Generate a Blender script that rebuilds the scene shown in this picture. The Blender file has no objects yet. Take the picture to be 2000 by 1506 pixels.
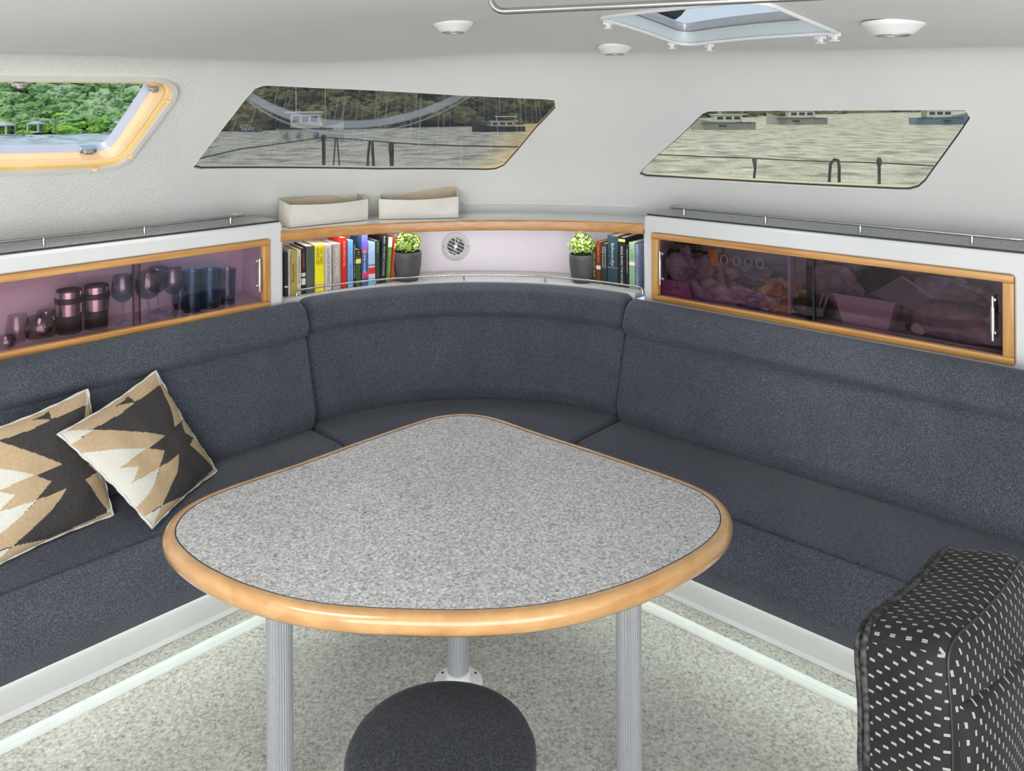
import bpy, bmesh, math, random
import numpy as np
from mathutils import Vector, Matrix, noise
from mathutils.geometry import delaunay_2d_cdt
random.seed(7)
SC = bpy.context.scene
COL = SC.collection
# ------------------------------------------------------------------ camera
F, Y0, ROLL, EYE = 1600.0, 201.0, 0.0055, 1.62
cam = bpy.data.cameras.new('camera'); camo = bpy.data.objects.new('camera', cam); COL.objects.link(camo)
cam.sensor_fit = 'HORIZONTAL'; cam.sensor_width = 36.0; cam.lens = F / 2000 * 36
cam.shift_y = -(753 - Y0) / 2000.0
cam.clip_start = 0.05; cam.clip_end = 2000
camo.location = (0, 0, EYE)
camo.rotation_euler = (math.pi / 2, ROLL, 0)
SC.camera = camo
# ------------------------------------------------------------------ world, sun, lights, exposure
SC.view_settings.view_transform = 'Standard'; SC.view_settings.look = 'None'
SC.view_settings.gamma = 1; SC.view_settings.use_curve_mapping = False
SC.view_settings.exposure = 0.0
W = bpy.data.worlds.new('sky'); SC.world = W; W.use_nodes = True
nt = W.node_tree; nt.nodes.clear()
wo = nt.nodes.new('ShaderNodeOutputWorld'); bg = nt.nodes.new('ShaderNodeBackground')
tc = nt.nodes.new('ShaderNodeTexCoord'); sx = nt.nodes.new('ShaderNodeSeparateXYZ'); rp = nt.nodes.new('ShaderNodeValToRGB')
nt.links.new(tc.outputs['Generated'], sx.inputs[0]); nt.links.new(sx.outputs['Z'], rp.inputs[0])
rp.color_ramp.elements[0].position = 0.0; rp.color_ramp.elements[0].color = (0.62, 0.70, 0.76, 1)
rp.color_ramp.elements[1].position = 0.55; rp.color_ramp.elements[1].color = (0.36, 0.60, 0.92, 1)
nt.links.new(rp.outputs[0], bg.inputs[0]); bg.inputs[1].default_value = 1.0
nt.links.new(bg.outputs[0], wo.inputs[0])
def lamp(name, kind, energy, loc, target, color=(1, 1, 1), size=(1, 1), angle=None):
    d = bpy.data.lights.new(name, kind); d.energy = energy; d.color = color
    if kind == 'AREA':
        d.shape = 'RECTANGLE'; d.size, d.size_y = size
    if angle is not None: d.angle = angle
    o = bpy.data.objects.new(name, d); COL.objects.link(o); o.location = loc
    o.rotation_euler = (Vector(target) - Vector(loc)).to_track_quat('-Z', 'Y').to_euler()
    return o
lamp('sun', 'SUN', 2.4, (0, 0, 20), (0.36, 0.30, 19.1), (1.0, 0.93, 0.82), angle=math.radians(25))
lamp('cockpit_fill', 'AREA', 95, (0.1, -1.25, 1.0), (-0.1, 2.6, 1.75), (1.0, 0.985, 0.96), (3.4, 1.7))  # added area lamp behind the camera, fills the interior in place of daylight
lamp('overhead_fill', 'AREA', 16, (-0.9, 0.9, 1.76), (-0.6, 1.6, 0), (0.97, 0.99, 1.0), (0.7, 0.7))  # added overhead fill lamp, no hatch opening above it
# ------------------------------------------------------------------ frames of the room
dL = np.array([1560 / F, 1.0]); dL /= np.hypot(*dL)
dR = np.array([-1780 / F, 1.0]); dR /= np.hypot(*dR)
nL = np.array([dL[1], -dL[0]]); nR = np.array([-dR[1], dR[0]])
cr, sr = math.cos(ROLL), math.sin(ROLL)
def ray(x, y):
    a, b = x - 1000, y - Y0
    return np.array([(a * cr - b * sr) / F, 1.0, -(a * sr + b * cr) / F])
EO = np.array([0, 0, EYE])
def atz(x, y, z): r = ray(x, y); return EO + r * ((z - EYE) / r[2])
def aty(x, y, Y): return EO + ray(x, y) * Y
def att(x, y, n, t): r = ray(x, y); return EO + r * (t / (r[:2] @ n))
def PL(s, t, z): return np.array([*(s * dL + t * nL), z])
def PR(s, t, z): return np.array([*(s * dR + t * nR), z])
def Lst(x, y, t): p = att(x, y, nL, t); return float(p[:2] @ dL), float(p[2])
def Rst(x, y, t): p = att(x, y, nR, t); return float(p[:2] @ dR), float(p[2])
CC = np.array([-0.155, 2.41])           # centre of the corner seat's arc
# ------------------------------------------------------------------ materials
def srgb(r, g, b):
    f = lambda c: (c / 255 / 12.92) if c / 255 <= 0.04045 else ((c / 255 + 0.055) / 1.055) ** 2.4
    return (f(r), f(g), f(b))
class NM:
    def __init__(s, name):
        s.m = bpy.data.materials.new(name); s.m.use_nodes = True; s.t = s.m.node_tree; s.t.nodes.clear()
        s.out = s.n('OutputMaterial')
    def n(s, kind, **kw):
        nd = s.t.nodes.new('ShaderNode' + kind)
        for k, v in kw.items():
            if k.startswith('i_'):
                key = k[2:].replace('_', ' ')
                nd.inputs[int(key) if key.isdigit() else key].default_value = v
            else: setattr(nd, k, v)
        return nd
    def l(s, a, b): s.t.links.new(a, b)
    def ramp(s, src, stops):
        r = s.n('ValToRGB'); cr_ = r.color_ramp
        while len(cr_.elements) < len(stops): cr_.elements.new(0.5)
        for e, (p, c) in zip(cr_.elements, stops): e.position = p; e.color = (*c, 1)
        s.l(src, r.inputs[0]); return r.outputs[0]
    def math(s, op, a, b=None, c=None):
        m = s.n('Math', operation=op)
        for i, v in enumerate((a, b, c)):
            if v is None: continue
            if isinstance(v, (int, float)): m.inputs[i].default_value = v
            else: s.l(v, m.inputs[i])
        return m.outputs[0]
def c4(c): return (*c, 1)
def M(name, col, rough=0.5, metal=0.0, spec=0.5, var=0.06, scale=20, bump=0.0, bscale=60, coat=0.0, emit=None, estr=0, tc='Object', sheen=0.0, stretch=(1, 1, 1), detail=3, bdist=0.002):
    k = NM(name); p = k.n('BsdfPrincipled', i_Roughness=rough, i_Metallic=metal)
    p.inputs['Specular IOR Level'].default_value = spec; p.inputs['Coat Weight'].default_value = coat
    p.inputs['Sheen Weight'].default_value = sheen
    co = k.n('TexCoord'); mp = k.n('Mapping'); mp.inputs['Scale'].default_value = stretch; k.l(co.outputs[tc], mp.inputs[0])
    nz = k.n('TexNoise', i_Scale=scale, i_Detail=detail); k.l(mp.outputs[0], nz.inputs['Vector'])
    lo = tuple(max(0, c * (1 - var)) for c in col); hi = tuple(min(1, c * (1 + var)) for c in col)
    k.l(k.ramp(nz.outputs['Fac'], [(0.3, lo), (0.7, hi)]), p.inputs['Base Color'])
    if bump:
        n2 = k.n('TexNoise', i_Scale=bscale, i_Detail=2.0); k.l(mp.outputs[0], n2.inputs['Vector'])
        b = k.n('Bump', i_Strength=bump, i_Distance=bdist); k.l(n2.outputs['Fac'], b.inputs['Height']); k.l(b.outputs[0], p.inputs['Normal'])
    if emit: p.inputs['Emission Color'].default_value = c4(emit); p.inputs['Emission Strength'].default_value = estr
    k.l(p.outputs[0], k.out.inputs[0]); return k.m
def mat_fabric(name, dark, light, scale=230, bump=0.5):
    k = NM(name); p = k.n('BsdfPrincipled', i_Roughness=0.85); p.inputs['Specular IOR Level'].default_value = 0.25
    p.inputs['Sheen Weight'].default_value = 0.12; p.inputs['Sheen Roughness'].default_value = 0.5
    co = k.n('TexCoord'); v = k.n('TexVoronoi', i_Scale=scale); k.l(co.outputs['Object'], v.inputs['Vector'])
    n = k.n('TexNoise', i_Scale=7.0, i_Detail=3.0); k.l(co.outputs['Object'], n.inputs['Vector'])
    c1 = k.ramp(v.outputs['Distance'], [(0.15, dark), (0.75, light)])
    mx = k.n('Mix', data_type='RGBA', blend_type='MULTIPLY'); mx.inputs['Factor'].default_value = 1.0
    k.l(c1, mx.inputs[6]); k.l(k.ramp(n.outputs['Fac'], [(0.3, (0.82, 0.82, 0.84)), (0.7, (1, 1, 1))]), mx.inputs[7])
    k.l(mx.outputs[2], p.inputs['Base Color'])
    b = k.n('Bump', i_Strength=bump, i_Distance=0.002); k.l(v.outputs['Distance'], b.inputs['Height']); k.l(b.outputs[0], p.inputs['Normal'])
    k.l(p.outputs[0], k.out.inputs[0]); return k.m
def mat_speckle(name, stops, scale, rough=0.35, bump=0.1, scale2=None, coat=0.0, tint=None):
    k = NM(name); p = k.n('BsdfPrincipled', i_Roughness=rough); p.inputs['Coat Weight'].default_value = coat
    co = k.n('TexCoord')
    wn = k.n('TexNoise', i_Scale=scale * 0.5, i_Detail=2.0); k.l(co.outputs['Object'], wn.inputs['Vector'])
    va = k.n('VectorMath', operation='MULTIPLY_ADD'); va.inputs[1].default_value = (0.012,) * 3
    k.l(wn.outputs['Color'], va.inputs[0]); k.l(co.outputs['Object'], va.inputs[2])
    n = k.n('TexNoise', i_Scale=scale, i_Detail=4.0, i_Roughness=0.62); k.l(va.outputs[0], n.inputs['Vector'])
    c1 = k.ramp(n.outputs['Fac'], stops)
    n3 = k.n('TexNoise', i_Scale=3.0, i_Detail=3.0); k.l(co.outputs['Object'], n3.inputs['Vector'])
    mx = k.n('Mix', data_type='RGBA', blend_type='MULTIPLY'); mx.inputs['Factor'].default_value = 1.0
    k.l(c1, mx.inputs[6]); k.l(k.ramp(n3.outputs['Fac'], [(0.3, (0.88, 0.88, 0.87)), (0.65, (1, 1, 1))]), mx.inputs[7])
    k.l(mx.outputs[2], p.inputs['Base Color'])
    b = k.n('Bump', i_Strength=bump, i_Distance=0.003); k.l(n.outputs['Fac'], b.inputs['Height']); k.l(b.outputs[0], p.inputs['Normal'])
    k.l(p.outputs[0], k.out.inputs[0]); return k.m
def mat_wood(name, dark, light, rough=0.28, axis=(2, 2, 30), coat=0.4):
    k = NM(name); p = k.n('BsdfPrincipled', i_Roughness=rough); p.inputs['Coat Weight'].default_value = coat
    p.inputs['Coat Roughness'].default_value = 0.12
    co = k.n('TexCoord'); mp = k.n('Mapping'); mp.inputs['Scale'].default_value = axis; k.l(co.outputs['Object'], mp.inputs[0])
    n = k.n('TexNoise', i_Scale=3.0, i_Detail=5.0, i_Distortion=0.6); k.l(mp.outputs[0], n.inputs['Vector'])
    k.l(k.ramp(n.outputs['Fac'], [(0.28, dark), (0.5, tuple((a + b) / 2 for a, b in zip(dark, light))), (0.7, light)]), p.inputs['Base Color'])
    k.l(p.outputs[0], k.out.inputs[0]); return k.m
def mat_grain(name, dark, light, ang, vertical=False, rough=0.3):
    k = NM(name); p = k.n('BsdfPrincipled', i_Roughness=rough); p.inputs['Coat Weight'].default_value = 0.35; p.inputs['Coat Roughness'].default_value = 0.15
    co = k.n('TexCoord'); m1 = k.n('Mapping'); m1.inputs['Rotation'].default_value = (0, 0, -ang); k.l(co.outputs['Object'], m1.inputs[0])
    m2 = k.n('Mapping'); m2.inputs['Scale'].default_value = (60, 60, 4) if vertical else (4, 60, 90); k.l(m1.outputs[0], m2.inputs[0])
    n = k.n('TexNoise', i_Scale=1.0, i_Detail=4.0, i_Distortion=0.3); k.l(m2.outputs[0], n.inputs['Vector'])
    k.l(k.ramp(n.outputs['Fac'], [(0.3, dark), (0.52, tuple((a + 2 * b) / 3 for a, b in zip(dark, light))), (0.7, light)]), p.inputs['Base Color']); k.l(p.outputs[0], k.out.inputs[0]); return k.m
def mat_pane(name, tint, gloss=0.08, rough=0.02, haze=0.0, hazecol=(0.8, 0.8, 0.8), grain=None, fres=0.35):
    k = NM(name); tr = k.n('BsdfTransparent', i_Color=c4(tint)); gl = k.n('BsdfGlossy', i_Roughness=rough)
    lw = k.n('LayerWeight', i_Blend=0.25); mx = k.n('MixShader')
    k.l(k.math('MULTIPLY_ADD', lw.outputs['Fresnel'], fres, gloss * 0.5), mx.inputs[0]); k.l(tr.outputs[0], mx.inputs[1]); k.l(gl.outputs[0], mx.inputs[2])
    sh = mx.outputs[0]
    if haze or grain:
        df = k.n('BsdfDiffuse', i_Color=c4(hazecol)); m2 = k.n('MixShader')
        if grain:
            co = k.n('TexCoord'); mp = k.n('Mapping'); mp.inputs['Rotation'].default_value = (0, 0, grain[1]); mp.inputs['Scale'].default_value = (grain[0], grain[0] * 0.07, 1)
            k.l(co.outputs['UV'], mp.inputs[0]); n = k.n('TexNoise', i_Scale=1.0, i_Detail=3.0); k.l(mp.outputs[0], n.inputs['Vector'])
            mr = k.n('MapRange', i_1=0.52, i_2=0.72, i_3=haze, i_4=haze + grain[2]); k.l(n.outputs['Fac'], mr.inputs[0]); k.l(mr.outputs[0], m2.inputs[0])
        else: m2.inputs[0].default_value = haze
        k.l(sh, m2.inputs[1]); k.l(df.outputs[0], m2.inputs[2]); sh = m2.outputs[0]
    k.l(sh, k.out.inputs[0]); return k.m
m_wall = M('white_liner', (0.70, 0.70, 0.685), 0.55, var=0.025, scale=3)
m_wall_tex = M('textured_white_liner', (0.70, 0.695, 0.675), 0.6, var=0.03, scale=5, bump=0.9, bscale=150, bdist=0.0032)
m_gel = M('white_gelcoat', (0.74, 0.75, 0.75), 0.22, var=0.02, scale=4, coat=0.3)
m_base = M('white_base_gelcoat', (0.70, 0.70, 0.71), 0.3, var=0.03, scale=6)
m_niche = M('lavender_white_panel', (0.62, 0.57, 0.62), 0.4, var=0.03, scale=3)
m_fab = mat_fabric('slate_blue_fabric', (0.026, 0.030, 0.040), (0.104, 0.116, 0.145), 300)
m_stool = mat_fabric('dark_charcoal_fabric', (0.010, 0.012, 0.016), (0.050, 0.054, 0.064), 220)
m_table = mat_speckle('speckled_grey_laminate', [(0.28, (0.10, 0.097, 0.095)), (0.40, (0.34, 0.336, 0.33)), (0.52, (0.52, 0.515, 0.51)), (0.66, (0.76, 0.755, 0.745))], 170, 0.42, 0.05)
m_counter = mat_speckle('dark_speckled_counter', [(0.34, (0.14, 0.14, 0.14)), (0.48, (0.38, 0.38, 0.38)), (0.62, (0.62, 0.62, 0.62))], 170, 0.4, 0.05)
m_floor = mat_speckle('speckled_floor_vinyl', [(0.28, (0.15, 0.145, 0.12)), (0.42, (0.37, 0.36, 0.32)), (0.55, (0.51, 0.50, 0.455)), (0.7, (0.66, 0.655, 0.60))], 105, 0.42, 1.0)
m_oak = mat_wood('honey_oak', srgb(178, 118, 56), srgb(222, 168, 98), axis=(14, 14, 14))
m_oak_l, m_oak_r, m_oak_v = [mat_grain('honey_oak_grain', srgb(184, 128, 68), srgb(220, 168, 104), a, v) for a, v in ((math.atan2(dL[1], dL[0]), False), (math.atan2(dR[1], dR[0]), False), (0, True))]
m_rim = mat_wood('varnished_maple_rim', srgb(182, 134, 82), srgb(204, 160, 108), 0.2, (5, 5, 12), 0.8)
m_nose = mat_wood('teak_nosing', srgb(176, 116, 56), srgb(206, 150, 86), 0.3, (5, 5, 26), 0.3)
m_steel = M('stainless_steel', (0.48, 0.475, 0.46), 0.24, 1.0, var=0.04, scale=40)
m_alu = M('grey_anodised_aluminium', (0.50, 0.51, 0.54), 0.38, 0.55, var=0.04, scale=60)
m_chrome = M('brushed_nickel', (0.72, 0.70, 0.66), 0.25, 0.9, var=0.03, scale=90)
m_white = M('white_plastic', (0.78, 0.78, 0.77), 0.35, var=0.02)
m_black = M('black_plastic', (0.02, 0.02, 0.022), 0.4, var=0.1)
m_rubber = M('dark_rubber', (0.035, 0.035, 0.04), 0.6, var=0.15)
m_lens = M('frosted_lens', (0.55, 0.55, 0.54), 0.3, var=0.05)
m_led = M('cool_white_diffuser', (0.34, 0.37, 0.35), 0.5, emit=(0.92, 1.0, 0.93), estr=0.42)
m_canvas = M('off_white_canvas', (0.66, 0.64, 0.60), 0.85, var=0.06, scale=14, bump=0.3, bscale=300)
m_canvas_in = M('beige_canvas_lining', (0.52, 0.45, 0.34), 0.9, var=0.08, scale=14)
m_pot = M('charcoal_ceramic_pot', (0.075, 0.072, 0.075), 0.5, var=0.1, scale=30)
m_soil = M('dark_soil', (0.03, 0.022, 0.015), 0.9, var=0.4, scale=120)
m_leaf = M('bright_green_leaf', srgb(160, 196, 74), 0.45, var=0.4, scale=28)
m_leaf2 = M('pale_green_leaf', srgb(222, 232, 166), 0.45, var=0.25, scale=28)
m_stem = M('green_stem', srgb(84, 98, 40), 0.6)
m_paper = M('book_paper', srgb(238, 226, 206), 0.8, var=0.06, scale=300)
m_char = M('charcoal_cotton', srgb(62, 59, 58), 0.9, var=0.25, scale=160)
m_tan = M('tan_cotton', srgb(188, 163, 130), 0.9, var=0.07, scale=120)
m_cream = M('cream_cotton', srgb(212, 209, 200), 0.9, var=0.04, scale=120)
m_purple = mat_pane('purple_tinted_glass', (0.88, 0.76, 0.82), 0.06)
m_purple2 = mat_pane('dark_purple_tinted_glass', (0.65, 0.575, 0.62), 0.06)
m_glass = mat_pane('clear_drinking_glass', (0.985, 0.975, 0.985), 0.16, 0.06, fres=0.12)
m_bluegl = mat_pane('blue_drinking_glass', (0.82, 0.95, 1.0), 0.16, 0.06, fres=0.12)
m_teal = mat_pane('deep_blue_tumbler_glass', (0.58, 0.90, 0.98), 0.14, 0.06, fres=0.10)
m_frame_sun = M('sun_tinted_hatch_frame', srgb(250, 214, 168), 0.35, var=0.04, scale=8, coat=0.2)  # warm sunlight on the white frame put into its base colour
m_frame_gold = M('golden_seal_channel', srgb(248, 222, 160), 0.3, var=0.06, scale=10)
m_frame_grey = M('pale_hatch_flange', (0.66, 0.63, 0.57), 0.35, var=0.02)
m_frame_out = M('lavender_grey_outer_rim', (0.52, 0.52, 0.60), 0.3, var=0.03)
m_coam = M('pale_blue_coaming', (0.60, 0.66, 0.66), 0.35, var=0.04, scale=6)
# ------------------------------------------------------------------ geometry helpers
def raw(name, verts, faces, mats, smooth=False, fmat=None, uvs=None, normals=None, sharp=None, luv=None):
    me = bpy.data.meshes.new(name)
    me.from_pydata([tuple(map(float, v)) for v in verts], [], [tuple(map(int, f)) for f in faces])
    for m in (mats if isinstance(mats, (list, tuple)) else [mats]): me.materials.append(m)
    if fmat is not None: me.polygons.foreach_set('material_index', list(map(int, fmat)))
    if uvs is not None:
        ul = me.uv_layers.new(name='UVMap'); li = np.zeros(len(me.loops), dtype=np.int32); me.loops.foreach_get('vertex_index', li)
        ul.data.foreach_set('uv', np.asarray(uvs, dtype=np.float32)[li].ravel())
    if luv is not None:
        ul = me.uv_layers.new(name='UVMap'); ul.data.foreach_set('uv', np.asarray(luv, dtype=np.float32).ravel())
    me.validate()
    if smooth:
        me.polygons.foreach_set('use_smooth', [True] * len(me.polygons))
        if sharp: me.set_sharp_from_angle(angle=math.radians(sharp))
    me.update()
    if normals is not None: me.normals_split_custom_set_from_vertices([tuple(map(float, n)) for n in normals])
    return me
def tag(o, label=None, cat=None, group=None, kind=None):
    if label: o['label'] = label
    if cat: o['category'] = cat
    if group: o['group'] = group
    if kind: o['kind'] = kind
    return o
def thing(name, label, cat, loc=(0, 0, 0), group=None):
    o = bpy.data.objects.new(name, None); COL.objects.link(o); o.location = tuple(map(float, loc)); o.empty_display_size = 0.05
    return tag(o, label, cat, group)
def wloc(o):
    v = Vector((0, 0, 0))
    while o is not None: v += o.location; o = o.parent
    return v
def put(name, verts, faces, mats, parent=None, smooth=False, origin=None, **kw):
    verts = np.asarray([tuple(v) for v in verts], dtype=float)
    if parent is not None:
        pl = np.array(wloc(parent)); off = pl
        me = raw(name, verts - off, faces, mats, smooth, **kw)
        o = bpy.data.objects.new(name, me); COL.objects.link(o); o.parent = parent
    else:
        off = np.zeros(3) if origin is None else np.asarray(origin, dtype=float)
        me = raw(name, verts - off, faces, mats, smooth, **kw)
        o = bpy.data.objects.new(name, me); COL.objects.link(o); o.location = tuple(off)
    return o
class G:
    """collects shapes into one mesh"""
    def __init__(s): s.v = []; s.f = []; s.m = []
    def add(s, v, f, m=0):
        b = len(s.v); s.v += [tuple(map(float, p)) for p in v]; s.f += [tuple(int(i) + b for i in q) for q in f]; s.m += [m] * len(f); return s
    def obj(s, name, mats, parent=None, smooth=False, **kw): return put(name, s.v, s.f, mats, parent, smooth, fmat=s.m, **kw)
def box(c, d, ax=None, bev=0.0):
    """box: centre, size, axes (3 unit vectors); chamfered when bev"""
    ax = np.eye(3) if ax is None else np.asarray(ax, dtype=float); c = np.asarray(c, dtype=float); h = np.asarray(d, dtype=float) / 2
    if bev <= 0:
        v = [c + (sx_ * h[0]) * ax[0] + (sy_ * h[1]) * ax[1] + (sz_ * h[2]) * ax[2] for sx_ in (-1, 1) for sy_ in (-1, 1) for sz_ in (-1, 1)]
        return v, [(0, 1, 3, 2), (4, 6, 7, 5), (0, 4, 5, 1), (2, 3, 7, 6), (0, 2, 6, 4), (1, 5, 7, 3)]
    bm = bmesh.new(); bmesh.ops.create_cube(bm, size=1.0)
    for q in bm.verts: q.co = Vector((q.co.x * 2 * h[0], q.co.y * 2 * h[1], q.co.z * 2 * h[2]))
    bmesh.ops.bevel(bm, geom=list(bm.edges), offset=min(bev, min(h) * 0.95), segments=3, profile=0.5, affect='EDGES')
    v = [c + q.co.x * ax[0] + q.co.y * ax[1] + q.co.z * ax[2] for q in bm.verts]; bm.verts.index_update()
    f = [tuple(x.index for x in fc.verts) for fc in bm.faces]; bm.free(); return v, f
def tube(pts, r, seg=8, closed=False, ridges=0):
    P = [np.asarray(p, dtype=float) for p in pts]; n = len(P); v = []; f = []
    rr = r if isinstance(r, (list, tuple, np.ndarray)) else [r] * n; up = None
    for i in range(n):
        a = P[(i - 1) % n] if (closed or i > 0) else P[i]; b = P[(i + 1) % n] if (closed or i < n - 1) else P[i]
        d = b - a; d /= (np.linalg.norm(d) + 1e-12)
        if up is None:
            up = np.array([0, 0, 1.0]) if abs(d[2]) < 0.9 else np.array([1.0, 0, 0])
        x = up - d * (up @ d); x /= (np.linalg.norm(x) + 1e-12); y = np.cross(d, x); up = x
        for k in range(seg):
            q = 2 * math.pi * k / seg; R = rr[i] * (1 - (ridges if k % 2 else 0)); v.append(P[i] + R * (math.cos(q) * x + math.sin(q) * y))
    for i in range(n if closed else n - 1):
        j = (i + 1) % n
        for k in range(seg): f.append((i * seg + k, i * seg + (k + 1) % seg, j * seg + (k + 1) % seg, j * seg + k))
    if not closed: f += [tuple(range(seg))[::-1], tuple((n - 1) * seg + k for k in range(seg))]
    return v, f
def lathe(prof, c=(0, 0, 0), seg=24, axis=None, cap=True):
    """prof: (radius, height) pairs along AXIS (default +z)"""
    c = np.asarray(c, dtype=float)
    if axis is None: X, Y, Z = np.eye(3)
    else:
        Z = np.asarray(axis, dtype=float); Z /= np.linalg.norm(Z); X = np.cross(Z, [0, 0, 1.0]) if abs(Z[2]) < 0.9 else np.array([1.0, 0, 0]); X /= np.linalg.norm(X); Y = np.cross(Z, X)
    v = []; f = []; n = len(prof)
    for r, h in prof:
        for k in range(seg):
            q = 2 * math.pi * k / seg; v.append(c + r * (math.cos(q) * X + math.sin(q) * Y) + h * Z)
    for i in range(n - 1):
        for k in range(seg): f.append((i * seg + k, i * seg + (k + 1) % seg, (i + 1) * seg + (k + 1) % seg, (i + 1) * seg + k))
    if cap:
        if prof[0][0] > 1e-5: f.append(tuple(range(seg))[::-1])
        if prof[-1][0] > 1e-5: f.append(tuple((n - 1) * seg + k for k in range(seg)))
    return v, f
def round_poly(pts, rad, n=6):
    """closed polygon with rounded corners"""
    P = [np.asarray(p, dtype=float) for p in pts]; N = len(P); out = []
    for i in range(N):
        p0, p1, p2 = P[i - 1], P[i], P[(i + 1) % N]; r = rad[i] if isinstance(rad, (list, tuple)) else rad
        a = p0 - p1; b = p2 - p1; la, lb = np.linalg.norm(a), np.linalg.norm(b); a /= la; b /= lb
        ang = math.acos(max(-1, min(1, a @ b))); d = min(r / max(math.tan(ang / 2), 1e-3), la * 0.49, lb * 0.49)
        if r <= 1e-6: out.append(p1); continue
        for k in range(n + 1):
            u = k / n; out.append((1 - u) ** 2 * (p1 + a * d) + 2 * u * (1 - u) * p1 + u ** 2 * (p1 + b * d))
    return out
def area2(P): return 0.5 * sum(P[i - 1][0] * P[i][1] - P[i][0] * P[i - 1][1] for i in range(len(P)))
def offset_poly(P, d):
    """offset a closed 2D polygon outward by d"""
    P = [np.asarray(p, dtype=float) for p in P]; sgn = 1 if area2(P) > 0 else -1; out = []; N = len(P)
    for i in range(N):
        a = P[i] - P[i - 1]; b = P[(i + 1) % N] - P[i]; a /= (np.linalg.norm(a) + 1e-12); b /= (np.linalg.norm(b) + 1e-12)
        na = np.array([a[1], -a[0]]) * sgn; nb = np.array([b[1], -b[0]]) * sgn; m = na + nb; L = np.linalg.norm(m)
        if L < 1e-6: out.append(P[i] + na * d); continue
        m /= L; out.append(P[i] + m * (d / max(m @ na, 0.4)))
    return out
def resample(P, n, closed=True):
    P = np.asarray(P, dtype=float); Q = np.vstack([P, P[:1]]) if closed else P
    s = np.concatenate([[0], np.cumsum(np.linalg.norm(np.diff(Q, axis=0), axis=1))]); u = np.linspace(0, s[-1], n, endpoint=not closed)
    return np.stack([np.interp(u, s, Q[:, k]) for k in range(Q.shape[1])], axis=1)
def smooth_closed(P, it=2):
    P = np.asarray(P, dtype=float)
    for _ in range(it): P = 0.25 * np.roll(P, 1, 0) + 0.5 * P + 0.25 * np.roll(P, -1, 0)
    return P
def cdt(outer, holes, extra=()):
    """triangulate a 2D polygon with holes; returns points and triangles"""
    pts = []; edges = []
    for loop in [outer] + list(holes):
        b = len(pts); pts += [Vector((float(p[0]), float(p[1]))) for p in loop]; n = len(loop); edges += [(b + i, b + (i + 1) % n) for i in range(n)]
    pts += [Vector((float(p[0]), float(p[1]))) for p in extra]
    V, E, Fc, *_ = delaunay_2d_cdt(pts, edges, [], 0, 1e-7)
    V = np.array([(v.x, v.y) for v in V]); tri = []
    O = np.asarray(outer); H = [np.asarray(h) for h in holes]
    for t in Fc:
        c = V[list(t)].mean(axis=0)
        if inside(c, O) and not any(inside(c, h) for h in H): tri.append(tuple(t))
    return V, tri
def inside(p, P):
    x, y = p; X, Y = P[:, 0], P[:, 1]; X2, Y2 = np.roll(X, -1), np.roll(Y, -1)
    c = (Y > y) != (Y2 > y)
    if not c.any(): return False
    xi = X[c] + (y - Y[c]) * (X2[c] - X[c]) / (Y2[c] - Y[c]); return bool((x < xi).sum() % 2)
def loft(loops, closed_loop=True, cap0=False, cap1=False):
    n = len(loops[0]); v = [p for L in loops for p in L]; f = []
    for i in range(len(loops) - 1):
        for k in range(n if closed_loop else n - 1):
            k2 = (k + 1) % n; f.append((i * n + k, i * n + k2, (i + 1) * n + k2, (i + 1) * n + k))
    if cap0: f.append(tuple(range(n))[::-1])
    if cap1: f.append(tuple((len(loops) - 1) * n + k for k in range(n)))
    return v, f
def cushion(prof, place, length, R=0.03, nend=6, nmid=2):
    """sweep a closed (o,z) profile along s in [0,length] with pillowed ends; place(s,o,z)->point"""
    prof = np.asarray(prof, dtype=float); c = prof.mean(axis=0); d = prof - c; dl = np.linalg.norm(d, axis=1)[:, None]
    st = []
    for k in range(nend + 1):
        q = math.pi / 2 * k / nend; st.append((R * (1 - math.cos(q)), R * (1 - math.sin(q))))
    stations = st + [(R + (length - 2 * R) * k / nmid, 0.0) for k in range(1, nmid)] + [(length - a, b) for a, b in reversed(st)]
    loops = []
    for s, ins in stations:
        q = c + d * np.maximum(0.05, 1 - ins / dl); loops.append([place(s, o, z) for o, z in q])
    return loft(loops, cap0=True, cap1=True)
def puck(outline, z0, z1, r, n=5):
    """flat body with a 2D outline and rounded edges"""
    loops = []
    for k in range(n + 1):
        q = math.pi / 2 * k / n; o = offset_poly(outline, -r * (1 - math.sin(q))); z = z0 + r * (1 - math.cos(q)); loops.append([(p[0], p[1], z) for p in o])
    for k in range(n + 1):
        q = math.pi / 2 * k / n; o = offset_poly(outline, -r * (1 - math.cos(q))); z = z1 - r * (1 - math.sin(q)); loops.append([(p[0], p[1], z) for p in o])
    return loft(loops, cap0=True, cap1=True)
def text_mesh(s, size):
    cu = bpy.data.curves.new('lettering', 'FONT'); cu.body = s; cu.size = size; cu.align_x = 'CENTER'; cu.align_y = 'CENTER'; cu.resolution_u = 2
    o = bpy.data.objects.new('lettering', cu); COL.objects.link(o); dg = bpy.context.evaluated_depsgraph_get(); dg.update()
    me = bpy.data.meshes.new_from_object(o.evaluated_get(dg)); v = [tuple(q.co) for q in me.vertices]; f = [tuple(p.vertices) for p in me.polygons]
    bpy.data.objects.remove(o); bpy.data.meshes.remove(me); bpy.data.curves.remove(cu); return v, f
def lettering(name, s, size, c, right, up, mat, parent, squeeze=None):
    v, f = text_mesh(s, size)
    if not v: return None
    A = np.array(v); w = A[:, 0].max() - A[:, 0].min(); k = 1.0 if squeeze is None else squeeze / max(w, 1e-6)
    c, right, up = (np.asarray(q, dtype=float) for q in (c, right, up))
    return put(name, [c + p[0] * k * right + p[1] * up for p in A], f, mat, parent)
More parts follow.
